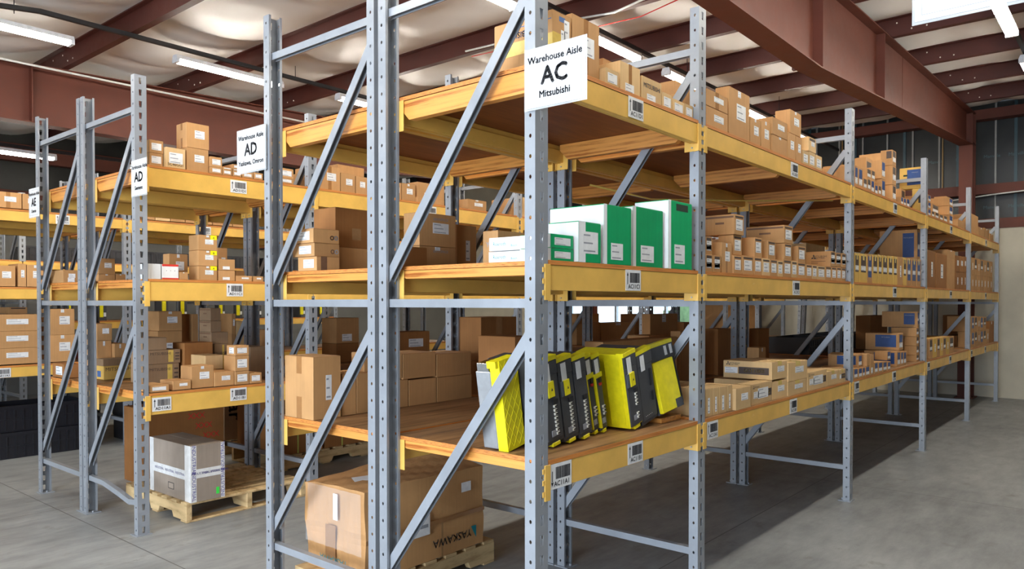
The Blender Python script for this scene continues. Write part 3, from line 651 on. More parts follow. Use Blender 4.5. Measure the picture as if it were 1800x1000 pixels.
TABLE = [
('D1',0.159,0.281,0.045,0.359,2.484,2.710,'k','vE','large tan carton with yellow tape and a small blue print'),
('D1',0.293,0.488,0.050,0.350,2.484,2.736,'k','lt','tall tan carton with vertical tape seam'),
('D1',0.490,0.593,0.020,0.140,2.484,2.560,'p','L','small pale carton with large white label'),
('D1',0.673,0.797,0.160,0.410,2.484,2.674,'k','','plain brown carton standing behind a small pale one'),
('D1',0.617,0.784,0.030,0.158,2.484,2.623,'p','mt','pale taped carton with blue mark'),
('D1',0.799,0.976,0.030,0.280,2.484,2.601,'p','mW','pale carton with blue lettering across the top'),
('D1',0.982,1.077,0.030,0.190,2.484,2.567,'p','L','low pale carton with wide white label'),
('D1',1.083,1.200,0.030,0.190,2.484,2.557,'p','L','low pale carton with wide white label'),
('D1',1.206,1.294,0.030,0.190,2.484,2.558,'p','L','low pale carton with wide white label'),
('D1',1.938,2.205,0.500,0.750,2.484,2.933,'k','','plain tan carton back from the edge'),
('D2',1.435,1.697,0.030,0.280,2.484,2.597,'k','l','tan carton with taped flaps'),
('D2',1.434,1.696,0.030,0.280,2.598,2.688,'k','lt','tan carton set on another carton'),
('D2',1.711,1.987,0.030,0.115,2.484,2.761,'k','ls','tall tan carton with square white label'),
('D2',1.997,2.145,0.030,0.250,2.484,2.648,'k','ls',''),
('D2',2.153,2.300,0.030,0.250,2.484,2.661,'k','ls',''),
('D2',2.306,2.546,0.020,0.320,2.484,2.597,'k','s','tan carton with small sticker'),
('D2',2.302,2.545,0.020,0.320,2.598,2.705,'k','l','tan carton with square label'),
('D2',2.556,2.690,0.020,0.320,2.484,2.657,'k','l','narrow tan carton'),
('D2',2.700,2.804,0.020,0.320,2.484,2.657,'k','l','narrow tan carton'),
('D2',2.593,2.791,0.020,0.123,2.658,2.811,'k','ls','large tan carton resting on two narrow cartons'),
('D2',2.821,2.934,0.020,0.300,2.484,2.585,'p','L','small pale carton'),
('D2',2.940,3.063,0.020,0.300,2.484,2.595,'p','L','small pale carton'),
('D2',2.933,3.079,0.020,0.300,2.596,2.694,'p','Dl','pale carton with dark print resting on small pale cartons'),
('D2',3.075,3.203,0.020,0.220,2.484,2.592,'p','L','small pale carton'),
('D2',4.472,4.714,0.220,0.445,2.484,2.753,'k','B','long carton lying flat with blue panel'),
('D3',4.000,4.087,0.030,0.330,2.484,2.655,'k','n','narrow tan carton with blue and white end label'),
('D3',4.098,4.215,0.030,0.330,2.484,2.655,'k','n','narrow tan carton with blue and white end label'),
('D3',4.231,4.338,0.030,0.330,2.484,2.583,'k','k','small tan carton'),
('D3',4.348,4.446,0.030,0.330,2.484,2.594,'k','k','small tan carton'),
('D3',4.453,4.551,0.030,0.218,2.484,2.598,'k','n','small tan carton'),
('D3',4.401,4.527,0.050,0.218,2.599,2.689,'k','k','small tan carton'),
('D3',4.534,4.647,0.050,0.218,2.599,2.693,'k','k','small tan carton'),
('D3',5.607,5.824,0.400,0.510,2.484,3.010,'k','k','tan carton at the back'),
('D3',4.562,4.662,0.030,0.218,2.484,2.571,'k','n','small tan carton'),
('D3',4.673,4.765,0.030,0.218,2.484,2.578,'k','k','small tan carton'),
('D3',4.851,4.971,0.050,0.450,2.484,2.660,'k','n','tan carton'),
('D3',4.844,4.971,0.050,0.135,2.661,2.825,'k','n','tan carton with blue and white end'),
('D3',6.408,6.735,0.450,0.700,2.484,3.186,'k','','plain carton at the back of the shelf'),
('D3',5.207,5.346,0.050,0.350,2.484,2.651,'k','k','tan carton'),
('D3',5.203,5.341,0.050,0.350,2.652,2.829,'k','k','tan carton'),
('D3',5.200,5.338,0.050,0.155,2.830,2.973,'k','kK','tan carton with dark side panel topping its stack'),
('D3',5.371,5.509,0.152,0.300,2.484,2.650,'k','k','tan carton'),
('D3',5.436,5.529,0.030,0.150,2.484,2.565,'k','n','tiny tan carton'),
('D3',5.536,5.638,0.030,0.150,2.484,2.565,'k','n','tiny tan carton'),
('D3',5.647,5.772,0.030,0.150,2.484,2.572,'k','n','tiny tan carton'),
('D3',6.151,6.324,0.200,0.450,2.484,2.743,'k','k','tan carton behind tiny cartons'),
('D3',6.408,6.512,0.030,0.154,2.484,2.763,'y','kK','yellow-tan carton with dark side panel'),
('D3',6.408,6.513,0.030,0.280,2.764,2.991,'y','nBh','big yellow carton with blue panel and hand hole'),
('D4',6.559,6.702,0.030,0.280,2.484,2.563,'k','n','narrow tan carton'),
('D4',6.557,6.699,0.030,0.280,2.564,2.636,'k','n','narrow tan carton'),
('D4',6.554,6.697,0.030,0.280,2.637,2.712,'k','n','narrow tan carton'),
('D4',6.735,6.889,0.030,0.280,2.484,2.556,'k','k','small tan carton'),
('D4',6.903,7.106,0.030,0.230,2.484,2.560,'k','k','small tan carton'),
('D4',7.088,7.458,0.100,0.350,2.565,2.679,'k','k','tan carton'),
('D4',7.136,7.333,0.030,0.230,2.484,2.557,'k','k','small tan carton'),
('D4',7.349,7.569,0.030,0.230,2.484,2.564,'k','k','small tan carton'),
('D4',8.922,9.074,0.300,0.451,2.484,2.984,'k','k','tall tan carton behind smaller ones'),
('D4',7.666,7.883,0.030,0.280,2.484,2.600,'k','n','narrow tan carton'),
('D4',7.662,7.879,0.030,0.280,2.601,2.707,'k','n','narrow tan carton'),
('D4',7.659,7.875,0.030,0.280,2.708,2.804,'k','n','narrow tan carton'),
('D4',8.370,8.824,0.060,0.360,2.484,2.610,'k','','plain tan carton'),
('D5',9.311,9.818,0.060,0.460,2.484,2.771,'k','','tall plain tan carton'),
('D5',9.849,10.326,0.060,0.460,2.484,2.636,'k','s','plain tan carton'),
('D5',10.346,10.778,0.060,0.460,2.484,2.659,'k','s','tan carton'),
('D5',10.780,11.097,0.050,0.250,2.484,2.607,'k','s','small tan carton'),
('G1',0.117,0.265,0.020,0.180,1.719,1.768,'g','L','flat green carton with white end, lower of two'),
('G1',0.117,0.265,0.020,0.180,1.769,1.824,'g','L','flat green carton with white end, upper of two'),
('G1',0.271,0.429,0.000,0.159,1.719,1.885,'g','LW','small green and white carton'),
('G1',0.457,0.672,0.005,0.300,1.719,1.974,'g','m','tall green and white carton'),
('G1',0.708,0.975,0.020,0.470,1.719,1.992,'g','m','tall green and white carton'),
('G1',1.000,1.237,0.005,0.198,1.719,2.051,'g','mh','tallest green and white carton with a hand hole'),
('G1',0.137,0.209,0.182,0.371,1.719,1.766,'w','R','white flat box, lower of two'),
('G1',0.137,0.209,0.182,0.371,1.769,1.825,'w','R','white flat box, upper of two'),
('G1',0.398,0.642,0.560,0.658,1.719,1.891,'k','P','tan carton with printed symbols'),
('C2',1.433,1.518,0.030,0.330,1.719,1.813,'k','kL','small tan carton with white label'),
('C2',1.526,1.615,0.030,0.330,1.719,1.811,'k','kL','small tan carton with white label'),
('C2',1.642,1.776,0.040,0.340,1.719,1.888,'k','lst','upright tan carton with vertical tape'),
('C2',1.778,1.886,0.030,0.330,1.719,1.824,'k','dL',''),
('C2',1.893,2.048,0.030,0.330,1.719,1.828,'k','dL',''),
('C2',2.057,2.172,0.030,0.330,1.719,1.829,'k','dL',''),
('C2',2.178,2.297,0.030,0.330,1.719,1.826,'p','dL',''),
('C2',2.302,2.414,0.030,0.330,1.719,1.826,'k','dL',''),
('C2',2.419,2.507,0.030,0.330,1.719,1.821,'p','dL',''),
('C2',2.513,2.651,0.030,0.330,1.719,1.836,'k','dL',''),
('C2',2.657,2.753,0.030,0.330,1.719,1.831,'p','dL',''),
('C2',2.759,2.912,0.030,0.330,1.719,1.826,'k','dL',''),
('C2',1.472,1.552,0.050,0.350,1.814,1.910,'k','kL','tan carton with white label'),
('C2',1.814,1.929,0.050,0.145,1.829,1.943,'k','dL','tan carton with dark stripe'),
('C2',2.087,2.196,0.040,0.340,1.830,1.947,'k','dL','tan carton with dark stripe'),
('C2',2.288,2.406,0.040,0.290,1.827,1.942,'k','dL','tan carton with dark stripe'),
('C2',2.554,2.683,0.040,0.340,1.837,1.941,'k','dL','tan carton with dark stripe'),
('C2',2.796,2.938,0.040,0.290,1.827,1.938,'k','dL','tan carton with dark stripe'),
('C2',1.807,1.935,0.040,0.225,1.944,2.060,'k','dLQ','long tan carton with dark side stripe and print'),
('C2',2.550,2.702,0.040,0.303,1.942,2.058,'k','dLQ','long tan carton with dark side stripe, set atop'),
('C2e',2.923,3.040,0.030,0.330,1.719,1.820,'k','dL',''),
('C2e',3.046,3.140,0.030,0.330,1.719,1.819,'p','dL',''),
('C2e',3.147,3.312,0.030,0.330,1.719,1.817,'p','dL',''),
('C2e',3.320,3.445,0.030,0.330,1.719,1.822,'k','dL',''),
('C2e',3.453,3.564,0.030,0.330,1.719,1.822,'k','dL',''),
('C2e',3.572,3.674,0.030,0.330,1.719,1.825,'k','dL',''),
('C2e',3.683,3.782,0.030,0.330,1.719,1.825,'k','dL',''),
('C2e',3.893,3.948,0.030,0.330,1.719,1.820,'p','dL',''),
('C2e',3.428,3.536,0.030,0.216,1.823,1.937,'k','kLM','tan carton with three-diamond logo on its side'),
('C2e',3.544,3.675,0.030,0.330,1.826,1.932,'k','kL','tan carton'),
('C2e',3.683,3.789,0.030,0.330,1.826,1.933,'k','kL','tan carton'),
('C2e',4.227,4.707,0.500,0.800,1.719,2.069,'p','','long pale carton at the back'),
('C3',4.013,4.141,0.030,0.380,1.719,1.955,'y','jy','upright slim carton with dark spine'),
('C3',4.154,4.352,0.030,0.380,1.719,1.958,'y','jy','upright slim carton with dark spine'),
('C3',4.365,4.503,0.030,0.380,1.719,1.965,'k','zy','upright slim carton with blue spine'),
('C3',4.516,4.672,0.030,0.380,1.719,1.969,'y','jy','upright slim carton with dark spine'),
('C3',4.686,4.806,0.030,0.380,1.719,1.973,'y','jy','upright slim carton with dark spine'),
('C3',4.821,4.992,0.030,0.380,1.719,1.975,'y','jy','upright slim carton with dark spine'),
('C3',5.007,5.166,0.030,0.380,1.719,1.980,'y','jy','upright slim carton with dark spine'),
('C3',5.182,5.324,0.030,0.380,1.719,1.984,'y','jy','upright slim carton with dark spine'),
('C3',5.340,5.529,0.030,0.380,1.719,1.987,'k','v','upright slim plain carton'),
('C3',5.547,5.669,0.030,0.380,1.719,1.992,'y','jy','upright slim carton with dark spine'),
('C3',5.687,5.856,0.030,0.380,1.719,1.994,'k','zy','upright slim carton with blue spine'),
('C3',5.875,6.071,0.030,0.380,1.719,1.998,'k','zy','upright slim carton with blue spine'),
('C3',6.090,6.257,0.030,0.380,1.719,2.003,'k','zy','upright slim carton with blue spine'),
('C3',6.408,6.553,0.100,0.479,1.974,2.333,'k','zB','big brown carton with blue panel lying on the slim cartons'),
('C4',6.620,6.995,0.040,0.440,1.719,2.124,'o','v','tall orange-brown carton'),
('C4',7.025,7.590,0.040,0.440,1.719,2.115,'o','v','tall orange-brown carton'),
('C4',7.678,8.136,0.050,0.450,1.719,2.089,'k','','tan carton'),
('C4',7.674,8.142,0.050,0.350,2.090,2.190,'k','s','tan carton'),
('C4',8.146,8.373,0.040,0.440,1.719,1.935,'o','v','orange-brown carton'),
('C4',8.144,8.364,0.040,0.440,1.936,2.142,'o','l','orange-brown carton'),
('C4',8.391,8.655,0.040,0.440,1.719,1.943,'o','v','orange-brown carton'),
('C4',8.383,8.647,0.040,0.440,1.944,2.147,'o','l','orange-brown carton'),
('C4',8.679,8.839,0.040,0.440,1.719,1.952,'o','v','orange-brown carton'),
('C4',8.670,8.839,0.040,0.440,1.953,2.154,'o','l','orange-brown carton'),
('C5',9.201,9.406,0.040,0.440,1.719,1.931,'k','v','slim carton'),
('C5',9.191,9.396,0.040,0.440,1.932,2.168,'k','v','slim carton'),
('C5',9.433,9.646,0.040,0.440,1.719,1.933,'k','v','slim carton'),
('C5',9.422,9.635,0.040,0.440,1.934,2.170,'k','j','slim carton'),
('C5',9.673,9.894,0.040,0.440,1.719,1.935,'k','v','slim carton'),
('C5',9.662,9.883,0.040,0.440,1.936,2.172,'k','v','slim carton'),
('C5',9.922,10.152,0.040,0.440,1.719,1.938,'k','v','slim carton'),
('C5',9.912,10.141,0.040,0.440,1.939,2.174,'k','j','slim carton'),
('C5',10.181,10.420,0.040,0.440,1.719,1.940,'k','v','slim carton'),
('C5',10.170,10.408,0.040,0.440,1.941,2.176,'k','v','slim carton'),
('C5',10.450,10.698,0.040,0.440,1.719,1.943,'k','v','slim carton'),
('C5',10.439,10.686,0.040,0.440,1.944,2.178,'k','j','slim carton'),
('C5',10.730,10.988,0.040,0.440,1.719,1.945,'k','v','slim carton'),
('C5',10.718,10.976,0.040,0.440,1.946,2.180,'k','v','slim carton'),
('B2',1.418,1.501,0.020,0.370,0.949,1.100,'p','v','slim pale carton standing on edge with strip label'),
('B2',1.507,1.578,0.020,0.370,0.949,1.098,'p','v','slim pale carton standing on edge with strip label'),
('B2',1.585,1.674,0.020,0.370,0.949,1.096,'p','v','slim pale carton standing on edge with strip label'),
('B2',1.681,1.745,0.020,0.370,0.949,1.097,'p','v','slim pale carton standing on edge with strip label'),
('B2',1.747,1.950,0.000,0.300,0.949,1.073,'p','l','square pale carton with label'),
('B2',1.992,2.301,0.015,0.111,0.949,1.073,'p','GL','pale carton with dark product strip'),
('B2',2.308,2.548,0.015,0.415,0.949,1.062,'p','ly','pale carton with yellow tape and print'),
('B2',2.297,2.548,0.015,0.343,1.074,1.185,'p','lyA','long pale carton with dark product strip on its side'),
('B2',2.548,2.881,0.010,0.360,0.949,1.042,'p','ly','pale carton with yellow tape'),
('B2',2.552,2.898,0.010,0.360,1.043,1.166,'p','ly','pale carton with yellow tape, upper of two'),
('B2',2.905,3.293,0.010,0.410,0.949,1.076,'p','GL','pale flat carton with dark product strip'),
('B2',3.306,3.565,0.010,0.410,0.949,1.053,'p','ly','pale flat carton'),
('B2',3.575,3.725,0.010,0.410,0.949,1.048,'p','Gy','pale flat carton with dark product strip'),
('B3',3.903,4.013,0.000,0.250,0.949,1.035,'k','n','small carton'),
('B3',4.025,4.129,0.000,0.300,0.949,1.031,'k','n','small carton with blue and white end'),
('B3',4.135,4.208,0.000,0.300,0.949,1.028,'k','n','small carton with blue and white end'),
('B3',4.217,4.340,0.000,0.300,0.949,1.031,'k','n','small carton with blue and white end'),
('B3',4.086,4.194,0.020,0.264,1.032,1.131,'k','nB','carton with blue side panel'),
('B3',4.253,4.338,0.000,0.300,1.032,1.132,'k','','tan carton'),
('B3',4.351,4.461,0.000,0.300,0.949,1.118,'k','m','upright tan carton'),
('B3',4.473,4.583,0.000,0.300,0.949,1.048,'k','n','small carton with blue and white end'),
('B3',4.593,4.729,0.000,0.300,0.949,1.042,'k','n','small carton with blue and white end'),
('B3',4.739,4.870,0.000,0.300,0.949,1.035,'k','n','small carton with blue and white end'),
('B3',4.883,4.990,0.000,0.300,0.949,1.027,'k','n','small carton with blue and white end'),
('B3',4.954,5.067,0.020,0.131,1.036,1.116,'k','n','tan carton with blue end'),
('B3',5.335,5.461,0.030,0.330,0.949,1.096,'k','nB','tan carton with blue side panel'),
('B3',5.473,5.568,0.030,0.330,0.949,1.088,'k','n','narrow tan carton'),
('B3',5.576,5.682,0.030,0.330,0.949,1.083,'k','n','narrow tan carton'),
('B3',5.476,5.639,0.050,0.359,1.097,1.260,'k','nB','large carton with blue side panel'),
('B3',6.134,6.250,0.040,0.158,0.949,1.017,'k','k','brown flat carton'),
('B3',6.131,6.247,0.040,0.158,1.018,1.111,'k','k','brown flat carton'),
('B3',6.129,6.244,0.040,0.158,1.112,1.206,'k','k','brown flat carton'),
('B3',6.126,6.242,0.040,0.285,1.207,1.296,'k','k','brown flat carton'),
('B3',6.268,6.324,0.060,0.414,1.297,1.462,'k','zB','film-wrapped carton with blue panel topping the stack'),
('B4',6.528,6.597,0.020,0.320,0.949,1.142,'k','K','tan carton'),
('B4',6.629,6.791,0.020,0.370,0.949,1.166,'k','j','slim upright carton'),
('B4',6.808,6.997,0.020,0.370,0.949,1.162,'y','v','slim upright carton'),
('B4',7.014,7.159,0.020,0.370,0.949,1.159,'k','j','slim upright carton'),
('B4',7.177,7.320,0.020,0.370,0.949,1.156,'y','v','slim upright carton'),
('B4',7.339,7.490,0.020,0.370,0.949,1.154,'k','j','slim upright carton'),
('B4',7.509,7.664,0.020,0.370,0.949,1.152,'y','v','slim upright carton'),
('B4',7.684,7.941,0.020,0.370,0.949,1.150,'k','j','slim upright carton'),
('B4',10.331,10.693,0.350,0.604,0.949,1.368,'o','','large brown carton at the back'),
('B4',9.186,9.763,0.200,0.340,0.949,1.105,'o','','dark brown carton'),
('B5',9.193,9.395,0.030,0.198,0.949,1.163,'k','z','slim carton'),
('B5',9.184,9.386,0.030,0.330,1.164,1.371,'k','z','slim carton'),
('B5',9.416,9.625,0.030,0.198,0.949,1.163,'k','j','slim carton'),
('B5',9.408,9.616,0.030,0.330,1.164,1.365,'k','j','slim carton'),
('B5',9.648,9.864,0.030,0.198,0.949,1.162,'k','v','slim carton'),
('B5',9.639,9.855,0.030,0.330,1.163,1.360,'k','v','slim carton'),
('B5',9.888,10.112,0.030,0.330,0.949,1.162,'k','z','slim carton'),
('B5',9.879,10.103,0.030,0.330,1.163,1.354,'k','z','slim carton'),
('B5',10.136,10.369,0.030,0.330,0.949,1.161,'k','j','slim carton'),
('B5',10.127,10.360,0.030,0.330,1.162,1.347,'k','j','slim carton'),
('B5',10.394,10.636,0.030,0.330,0.949,1.160,'k','v','slim carton'),
('B5',10.813,11.224,0.050,0.400,0.949,1.269,'o','s','brown carton'),
('RC',0.080,0.219,1.520,1.689,1.719,1.792,'k','Jp','flat carton, lowest of three'),
('RC',0.080,0.233,1.540,1.736,1.793,1.862,'k','Jo','flat carton, middle of three'),
('RC',0.080,0.237,1.549,1.772,1.863,1.937,'k','Jo','flat carton, topmost of three'),
('RC',0.280,0.474,1.621,1.810,1.719,1.855,'k','','plain carton under a big one'),
('RC',0.270,0.542,1.631,1.831,1.856,2.071,'o','c','big carton with clear tape patch'),
('RC',0.703,0.987,1.450,1.588,1.719,1.881,'k','sX','wide carton with printed name, lower of two'),
('RC',0.703,0.988,1.450,1.588,1.882,2.072,'k','lX','wide carton with printed name, upper of two'),
('RC',0.295,0.467,1.120,1.370,1.719,1.838,'o','','dark brown carton with rounded edges'),
('RC',1.046,1.215,1.500,1.750,1.719,2.032,'k','v','tall carton with vertical strip label'),
('RB',0.080,0.248,1.555,1.817,0.949,1.275,'k','vT','large tan carton with vertical label strip'),
('RB',0.266,0.357,1.570,1.820,0.949,1.175,'k','','plain carton'),
('RB',0.360,0.494,1.570,1.820,0.949,1.168,'k','','plain carton'),
('RB',0.432,0.537,1.600,1.718,1.169,1.277,'k','D','carton with dark print'),
('RB',0.533,0.635,1.580,1.840,0.949,1.119,'k','','plain carton'),
('RB',0.639,0.729,1.580,1.840,0.949,1.110,'k','','plain carton'),
('RB',0.733,0.949,1.580,1.840,0.949,1.102,'k','','plain carton'),
('RB',0.954,1.251,1.580,1.840,0.949,1.102,'k','','plain carton'),
('RB',0.539,0.677,1.570,1.810,1.120,1.267,'k','','plain carton of the upper tier'),
('RB',0.681,0.936,1.570,1.810,1.111,1.259,'k','','plain carton of the upper tier'),
('RB',0.943,1.236,1.570,1.810,1.103,1.244,'k','','plain carton of the upper tier'),
('RB',1.377,1.712,1.620,1.850,0.949,1.171,'o','','dark brown carton'),
('RB',1.377,1.730,1.620,1.850,1.172,1.459,'o','tc','big brown carton with tape'),
('RB',1.813,2.781,0.950,1.098,0.949,1.301,'k','P','long narrow carton with printed end'),
('RB',2.923,3.338,1.000,1.089,0.949,1.336,'k','','tan carton beside the long one'),
('RB',1.125,1.294,1.100,1.400,0.949,1.355,'o','','brown carton behind the yellow drive units'),
('RBb',3.564,3.809,1.000,1.126,0.949,1.336,'o','','big dark brown carton'),
('RBb',4.392,4.644,1.000,1.117,0.949,1.313,'o','','big dark brown carton'),
('RBb',3.539,3.676,0.630,0.732,0.949,1.194,'k','s','tan carton'),
('RBb',3.306,3.777,1.500,1.585,0.949,1.458,'k','s','tall brown carton'),
('RBb',3.893,4.112,1.500,1.800,0.949,1.375,'k','l','brown carton'),
('RBb',2.794,3.028,1.200,1.400,0.949,1.300,'k','l','small brown carton'),
('RBb',7.970,8.790,1.000,1.186,0.949,1.385,'o','','big dark brown carton'),
('R2D',0.113,0.204,3.500,3.700,2.484,2.573,'k','L','carton, lower of a pair'),
('R2D',0.113,0.207,3.500,3.700,2.574,2.660,'k','L','carton, upper of a pair'),
('R2D',0.209,0.342,3.470,3.770,2.484,2.622,'p','LH','pale carton with handwriting under its label'),
('R2D',0.353,0.510,3.480,3.830,2.484,2.645,'k','l','square carton, lower of two'),
('R2D',0.354,0.515,3.480,3.633,2.646,2.820,'k','lT','square carton, upper of two'),
('R2D',0.513,0.599,3.460,3.760,2.484,2.529,'k','L','small carton, lower of two'),
('R2D',0.512,0.600,3.460,3.760,2.530,2.603,'k','L','small carton, upper of two'),
('R2D',0.602,0.672,3.460,3.660,2.484,2.524,'k','L','flat carton, lower of two'),
('R2D',0.602,0.672,3.460,3.660,2.525,2.539,'k','L','flat carton, upper of two'),
('R2D',0.678,0.746,3.460,3.660,2.484,2.524,'k','L','flat carton'),
('R2D',0.678,0.746,3.460,3.660,2.525,2.537,'k','L','flat carton'),
('R2D',0.678,0.746,3.460,3.660,2.538,2.571,'k','L','flat carton'),
('R2D',0.752,0.837,3.460,3.660,2.484,2.524,'k','L','flat carton'),
('R2D',0.844,0.915,3.460,3.660,2.484,2.532,'k','L','small carton'),
('R2D',1.052,1.174,3.460,3.660,2.484,2.524,'k','L','carton'),
('R2D',1.053,1.175,3.460,3.660,2.525,2.600,'k','L','carton'),
('R2D',1.377,1.427,3.600,3.800,2.484,2.624,'k','','plain carton'),
('R2D2',1.433,1.635,3.500,3.850,2.484,2.682,'k','lt','carton with crumpled top'),
('R2D2',1.640,1.786,3.500,3.800,2.484,2.645,'k','l','carton'),
('R2D2',1.792,1.913,3.500,3.800,2.484,2.637,'k','l','carton'),
('R2D2',1.925,2.219,3.950,4.250,2.484,2.810,'k','','plain carton at the back'),
('R2D2',2.186,2.287,3.500,3.800,2.484,2.639,'k','l','carton'),
('R2D2',2.293,2.451,3.500,3.800,2.484,2.642,'k','ls','carton'),
('R2D2',2.452,2.785,3.470,3.670,2.484,2.529,'k','s','flat carton under a large one'),
('R2D2',2.478,2.813,3.500,3.850,2.530,2.676,'k','m','large carton on a flat one'),
('R2D2',3.127,3.396,3.500,3.670,2.484,2.590,'k','ls','carton with two labels'),
('R2D2',3.893,4.012,3.600,3.900,2.484,2.690,'k','','plain carton'),
('R2D2',3.954,4.164,3.500,3.598,2.484,2.699,'p','L','pale carton'),
('R2C',0.091,0.176,3.480,3.730,1.715,1.819,'w','','white carton wrapped in film'),
('R2C',0.182,0.294,3.480,3.680,1.715,1.819,'r','','white and red carton'),
('R2C',0.298,0.360,3.480,3.680,1.715,1.768,'k','s','small carton'),
('R2C',0.373,0.509,3.800,3.900,1.715,1.914,'k','ls','carton behind small ones'),
('R2C',0.430,0.568,3.480,3.622,1.715,1.817,'k','lsY','lowest of three cartons with yellow stickers'),
('R2C',0.431,0.569,3.480,3.623,1.818,1.928,'k','lsY','middle of three cartons with yellow stickers'),
('R2C',0.431,0.569,3.480,3.621,1.929,2.038,'k','lsY','topmost of three cartons with yellow stickers'),
('R2C',0.790,0.866,3.900,4.200,1.715,1.986,'k','l','carton standing behind'),
('R2C',0.577,0.702,3.480,3.780,1.715,1.790,'k','m','carton, lower of two'),
('R2C',0.578,0.702,3.480,3.780,1.791,1.872,'k','m','carton, upper of two'),
('R2C',0.708,0.835,3.480,3.680,1.715,1.755,'k','l','flat carton'),
('R2C',0.844,0.925,3.480,3.680,1.715,1.755,'k','l','flat carton'),
('R2C',0.935,1.009,3.900,4.200,1.715,1.813,'k','','plain carton at the back'),
('R2B',0.084,0.214,3.460,3.710,0.949,0.994,'k','L','flat carton with wide label'),
('R2B',0.245,0.370,3.470,3.670,0.949,1.012,'k','l','small carton with label'),
('R2B',0.378,0.537,3.480,3.647,0.949,1.105,'k','ls','carton with taped top'),
('R2B',0.538,0.685,3.470,3.770,0.949,1.051,'k','l','carton'),
('R2B',0.687,0.797,3.460,3.760,0.949,1.048,'k','L','carton, lowest of three'),
('R2B',0.687,0.796,3.460,3.626,1.049,1.163,'k','L','carton, middle of three'),
('R2B',0.687,0.796,3.460,3.583,1.164,1.238,'k','LJ','carton, topmost of three'),
('R2B',0.801,0.897,3.460,3.710,0.949,1.027,'k','L','small carton'),
('R2B',0.596,0.732,3.720,3.948,1.052,1.159,'p','','plain carton laid on others'),
('R2B',0.549,0.769,3.950,4.146,0.949,1.247,'o','','big dark brown carton'),
('R2B',0.297,0.523,3.980,4.280,0.949,1.097,'b','V','flat taupe carton with print, lowest'),
('R2B',0.298,0.533,3.980,4.280,1.098,1.202,'b','V','flat taupe carton with print, middle'),
('R2B',0.298,0.433,3.980,4.280,1.203,1.294,'b','','flat taupe carton, topmost'),
('R2B',0.808,0.911,4.000,4.300,0.949,1.229,'b','V','dark flat carton stack'),
('R2B',0.781,0.921,4.000,4.193,1.230,1.321,'b','Q','flat taupe carton'),
('R2B',0.777,0.865,4.000,4.184,1.322,1.411,'b','Q','taupe carton'),
('R2B',0.778,0.861,4.000,4.185,1.412,1.512,'b','Q','taupe carton'),
('R2B',1.025,1.173,3.850,4.150,0.949,1.198,'b','','taupe carton'),
('R2Bb',0.228,0.454,4.600,4.743,0.949,1.109,'y','Z','long beige lidded carton'),
('R2Bb',0.254,0.362,4.800,5.100,0.949,1.249,'k','s','carton'),
('R2Bb',0.255,0.368,4.800,5.100,1.250,1.386,'k','l','carton on a carton'),
('R2Bb',0.364,0.454,4.750,5.050,0.949,1.223,'k','s','carton'),
('R2Bb',0.701,0.904,4.750,5.050,0.949,1.314,'k','l','tall carton with label'),
('R2Bb',0.711,0.905,4.750,5.050,1.315,1.482,'k','ls','carton on a tall carton'),
('R2Bb',1.017,1.067,4.800,5.100,0.949,1.454,'k','','narrow tall carton'),
('R2Bb',1.377,1.413,4.800,5.100,0.949,1.265,'k','v','carton with label'),
('R2Bb',1.377,1.415,4.800,5.100,1.266,1.453,'k','l','carton on another'),
('R2Bb',1.420,1.514,4.800,5.100,0.949,1.386,'p','','pale carton'),
('R2Bb',0.086,0.195,5.000,5.251,0.949,1.062,'o','J','dark carton with square white label'),
('R2Bb',1.677,1.789,4.600,4.900,0.949,1.299,'k','l','carton with label'),
('R2Bb',2.363,2.639,4.600,4.850,0.949,1.142,'o','','dark carton'),
('R2Bb',2.364,2.640,4.600,4.850,1.143,1.400,'k','m','carton with torn white label and brown tape'),
('R2Bb',3.133,3.609,4.600,4.900,0.949,1.233,'o','l','brown carton with white label'),
('R2Bb',6.408,6.995,4.600,4.900,0.949,1.265,'k','','brown slatted carton stack'),
('R2Bb',7.025,7.962,4.600,4.900,0.949,1.248,'k','s','brown slatted carton stack'),
('R2Bb',6.408,6.965,4.600,4.900,1.266,1.394,'k','s','brown carton atop slatted cartons'),
('R2Bb',7.995,8.379,4.600,4.900,0.949,1.373,'o','','brown carton'),
('R2Cb',0.080,0.190,4.980,5.380,1.715,1.817,'k','lw','carton with a green-edged label'),
('R2Cb',0.197,0.316,4.600,4.900,1.715,1.778,'k','s','flat carton'),
('R2Cb',0.198,0.317,4.600,4.900,1.779,1.902,'k','l','carton on a flat one'),
('R2Cb',0.320,0.395,4.600,4.900,1.715,1.782,'k','s','flat carton'),
('R3B',0.082,0.499,6.950,7.350,0.949,1.108,'k','l','lowest of three wide cartons'),
('R3B',0.083,0.500,6.950,7.350,1.109,1.275,'k','l','middle of three wide cartons'),
('R3B',0.085,0.502,6.950,7.350,1.276,1.440,'k','l','topmost of three wide cartons'),
('R3B',0.604,0.830,6.950,7.350,0.949,1.225,'k','ls','carton'),
('R3B',0.611,0.826,6.950,7.350,1.226,1.491,'k','ls','battered carton with crushed corner'),
('R3B',0.350,0.512,7.300,7.600,1.441,1.508,'k','D','small carton behind the top of a stack'),
('R3C',0.143,0.314,6.950,7.250,1.715,1.918,'k','l','carton'),
('R3C',0.335,0.404,6.950,7.250,1.715,1.942,'k','l','narrow carton'),
('R3C',0.409,0.555,6.950,7.250,1.715,1.934,'k','ls','carton'),
('R3C',0.675,0.861,6.950,7.250,1.715,1.869,'k','','plain carton'),
('R3D',0.149,0.372,6.950,7.300,2.484,2.638,'k','lt','wide carton'),
('R3D',0.379,0.507,6.950,7.300,2.484,2.637,'k','l','carton'),
('R3D',1.560,1.633,6.950,7.250,2.484,2.533,'k','D','low tan carton'),
('R3D',1.639,1.801,6.950,7.250,2.484,2.532,'p','Q','low tan carton'),
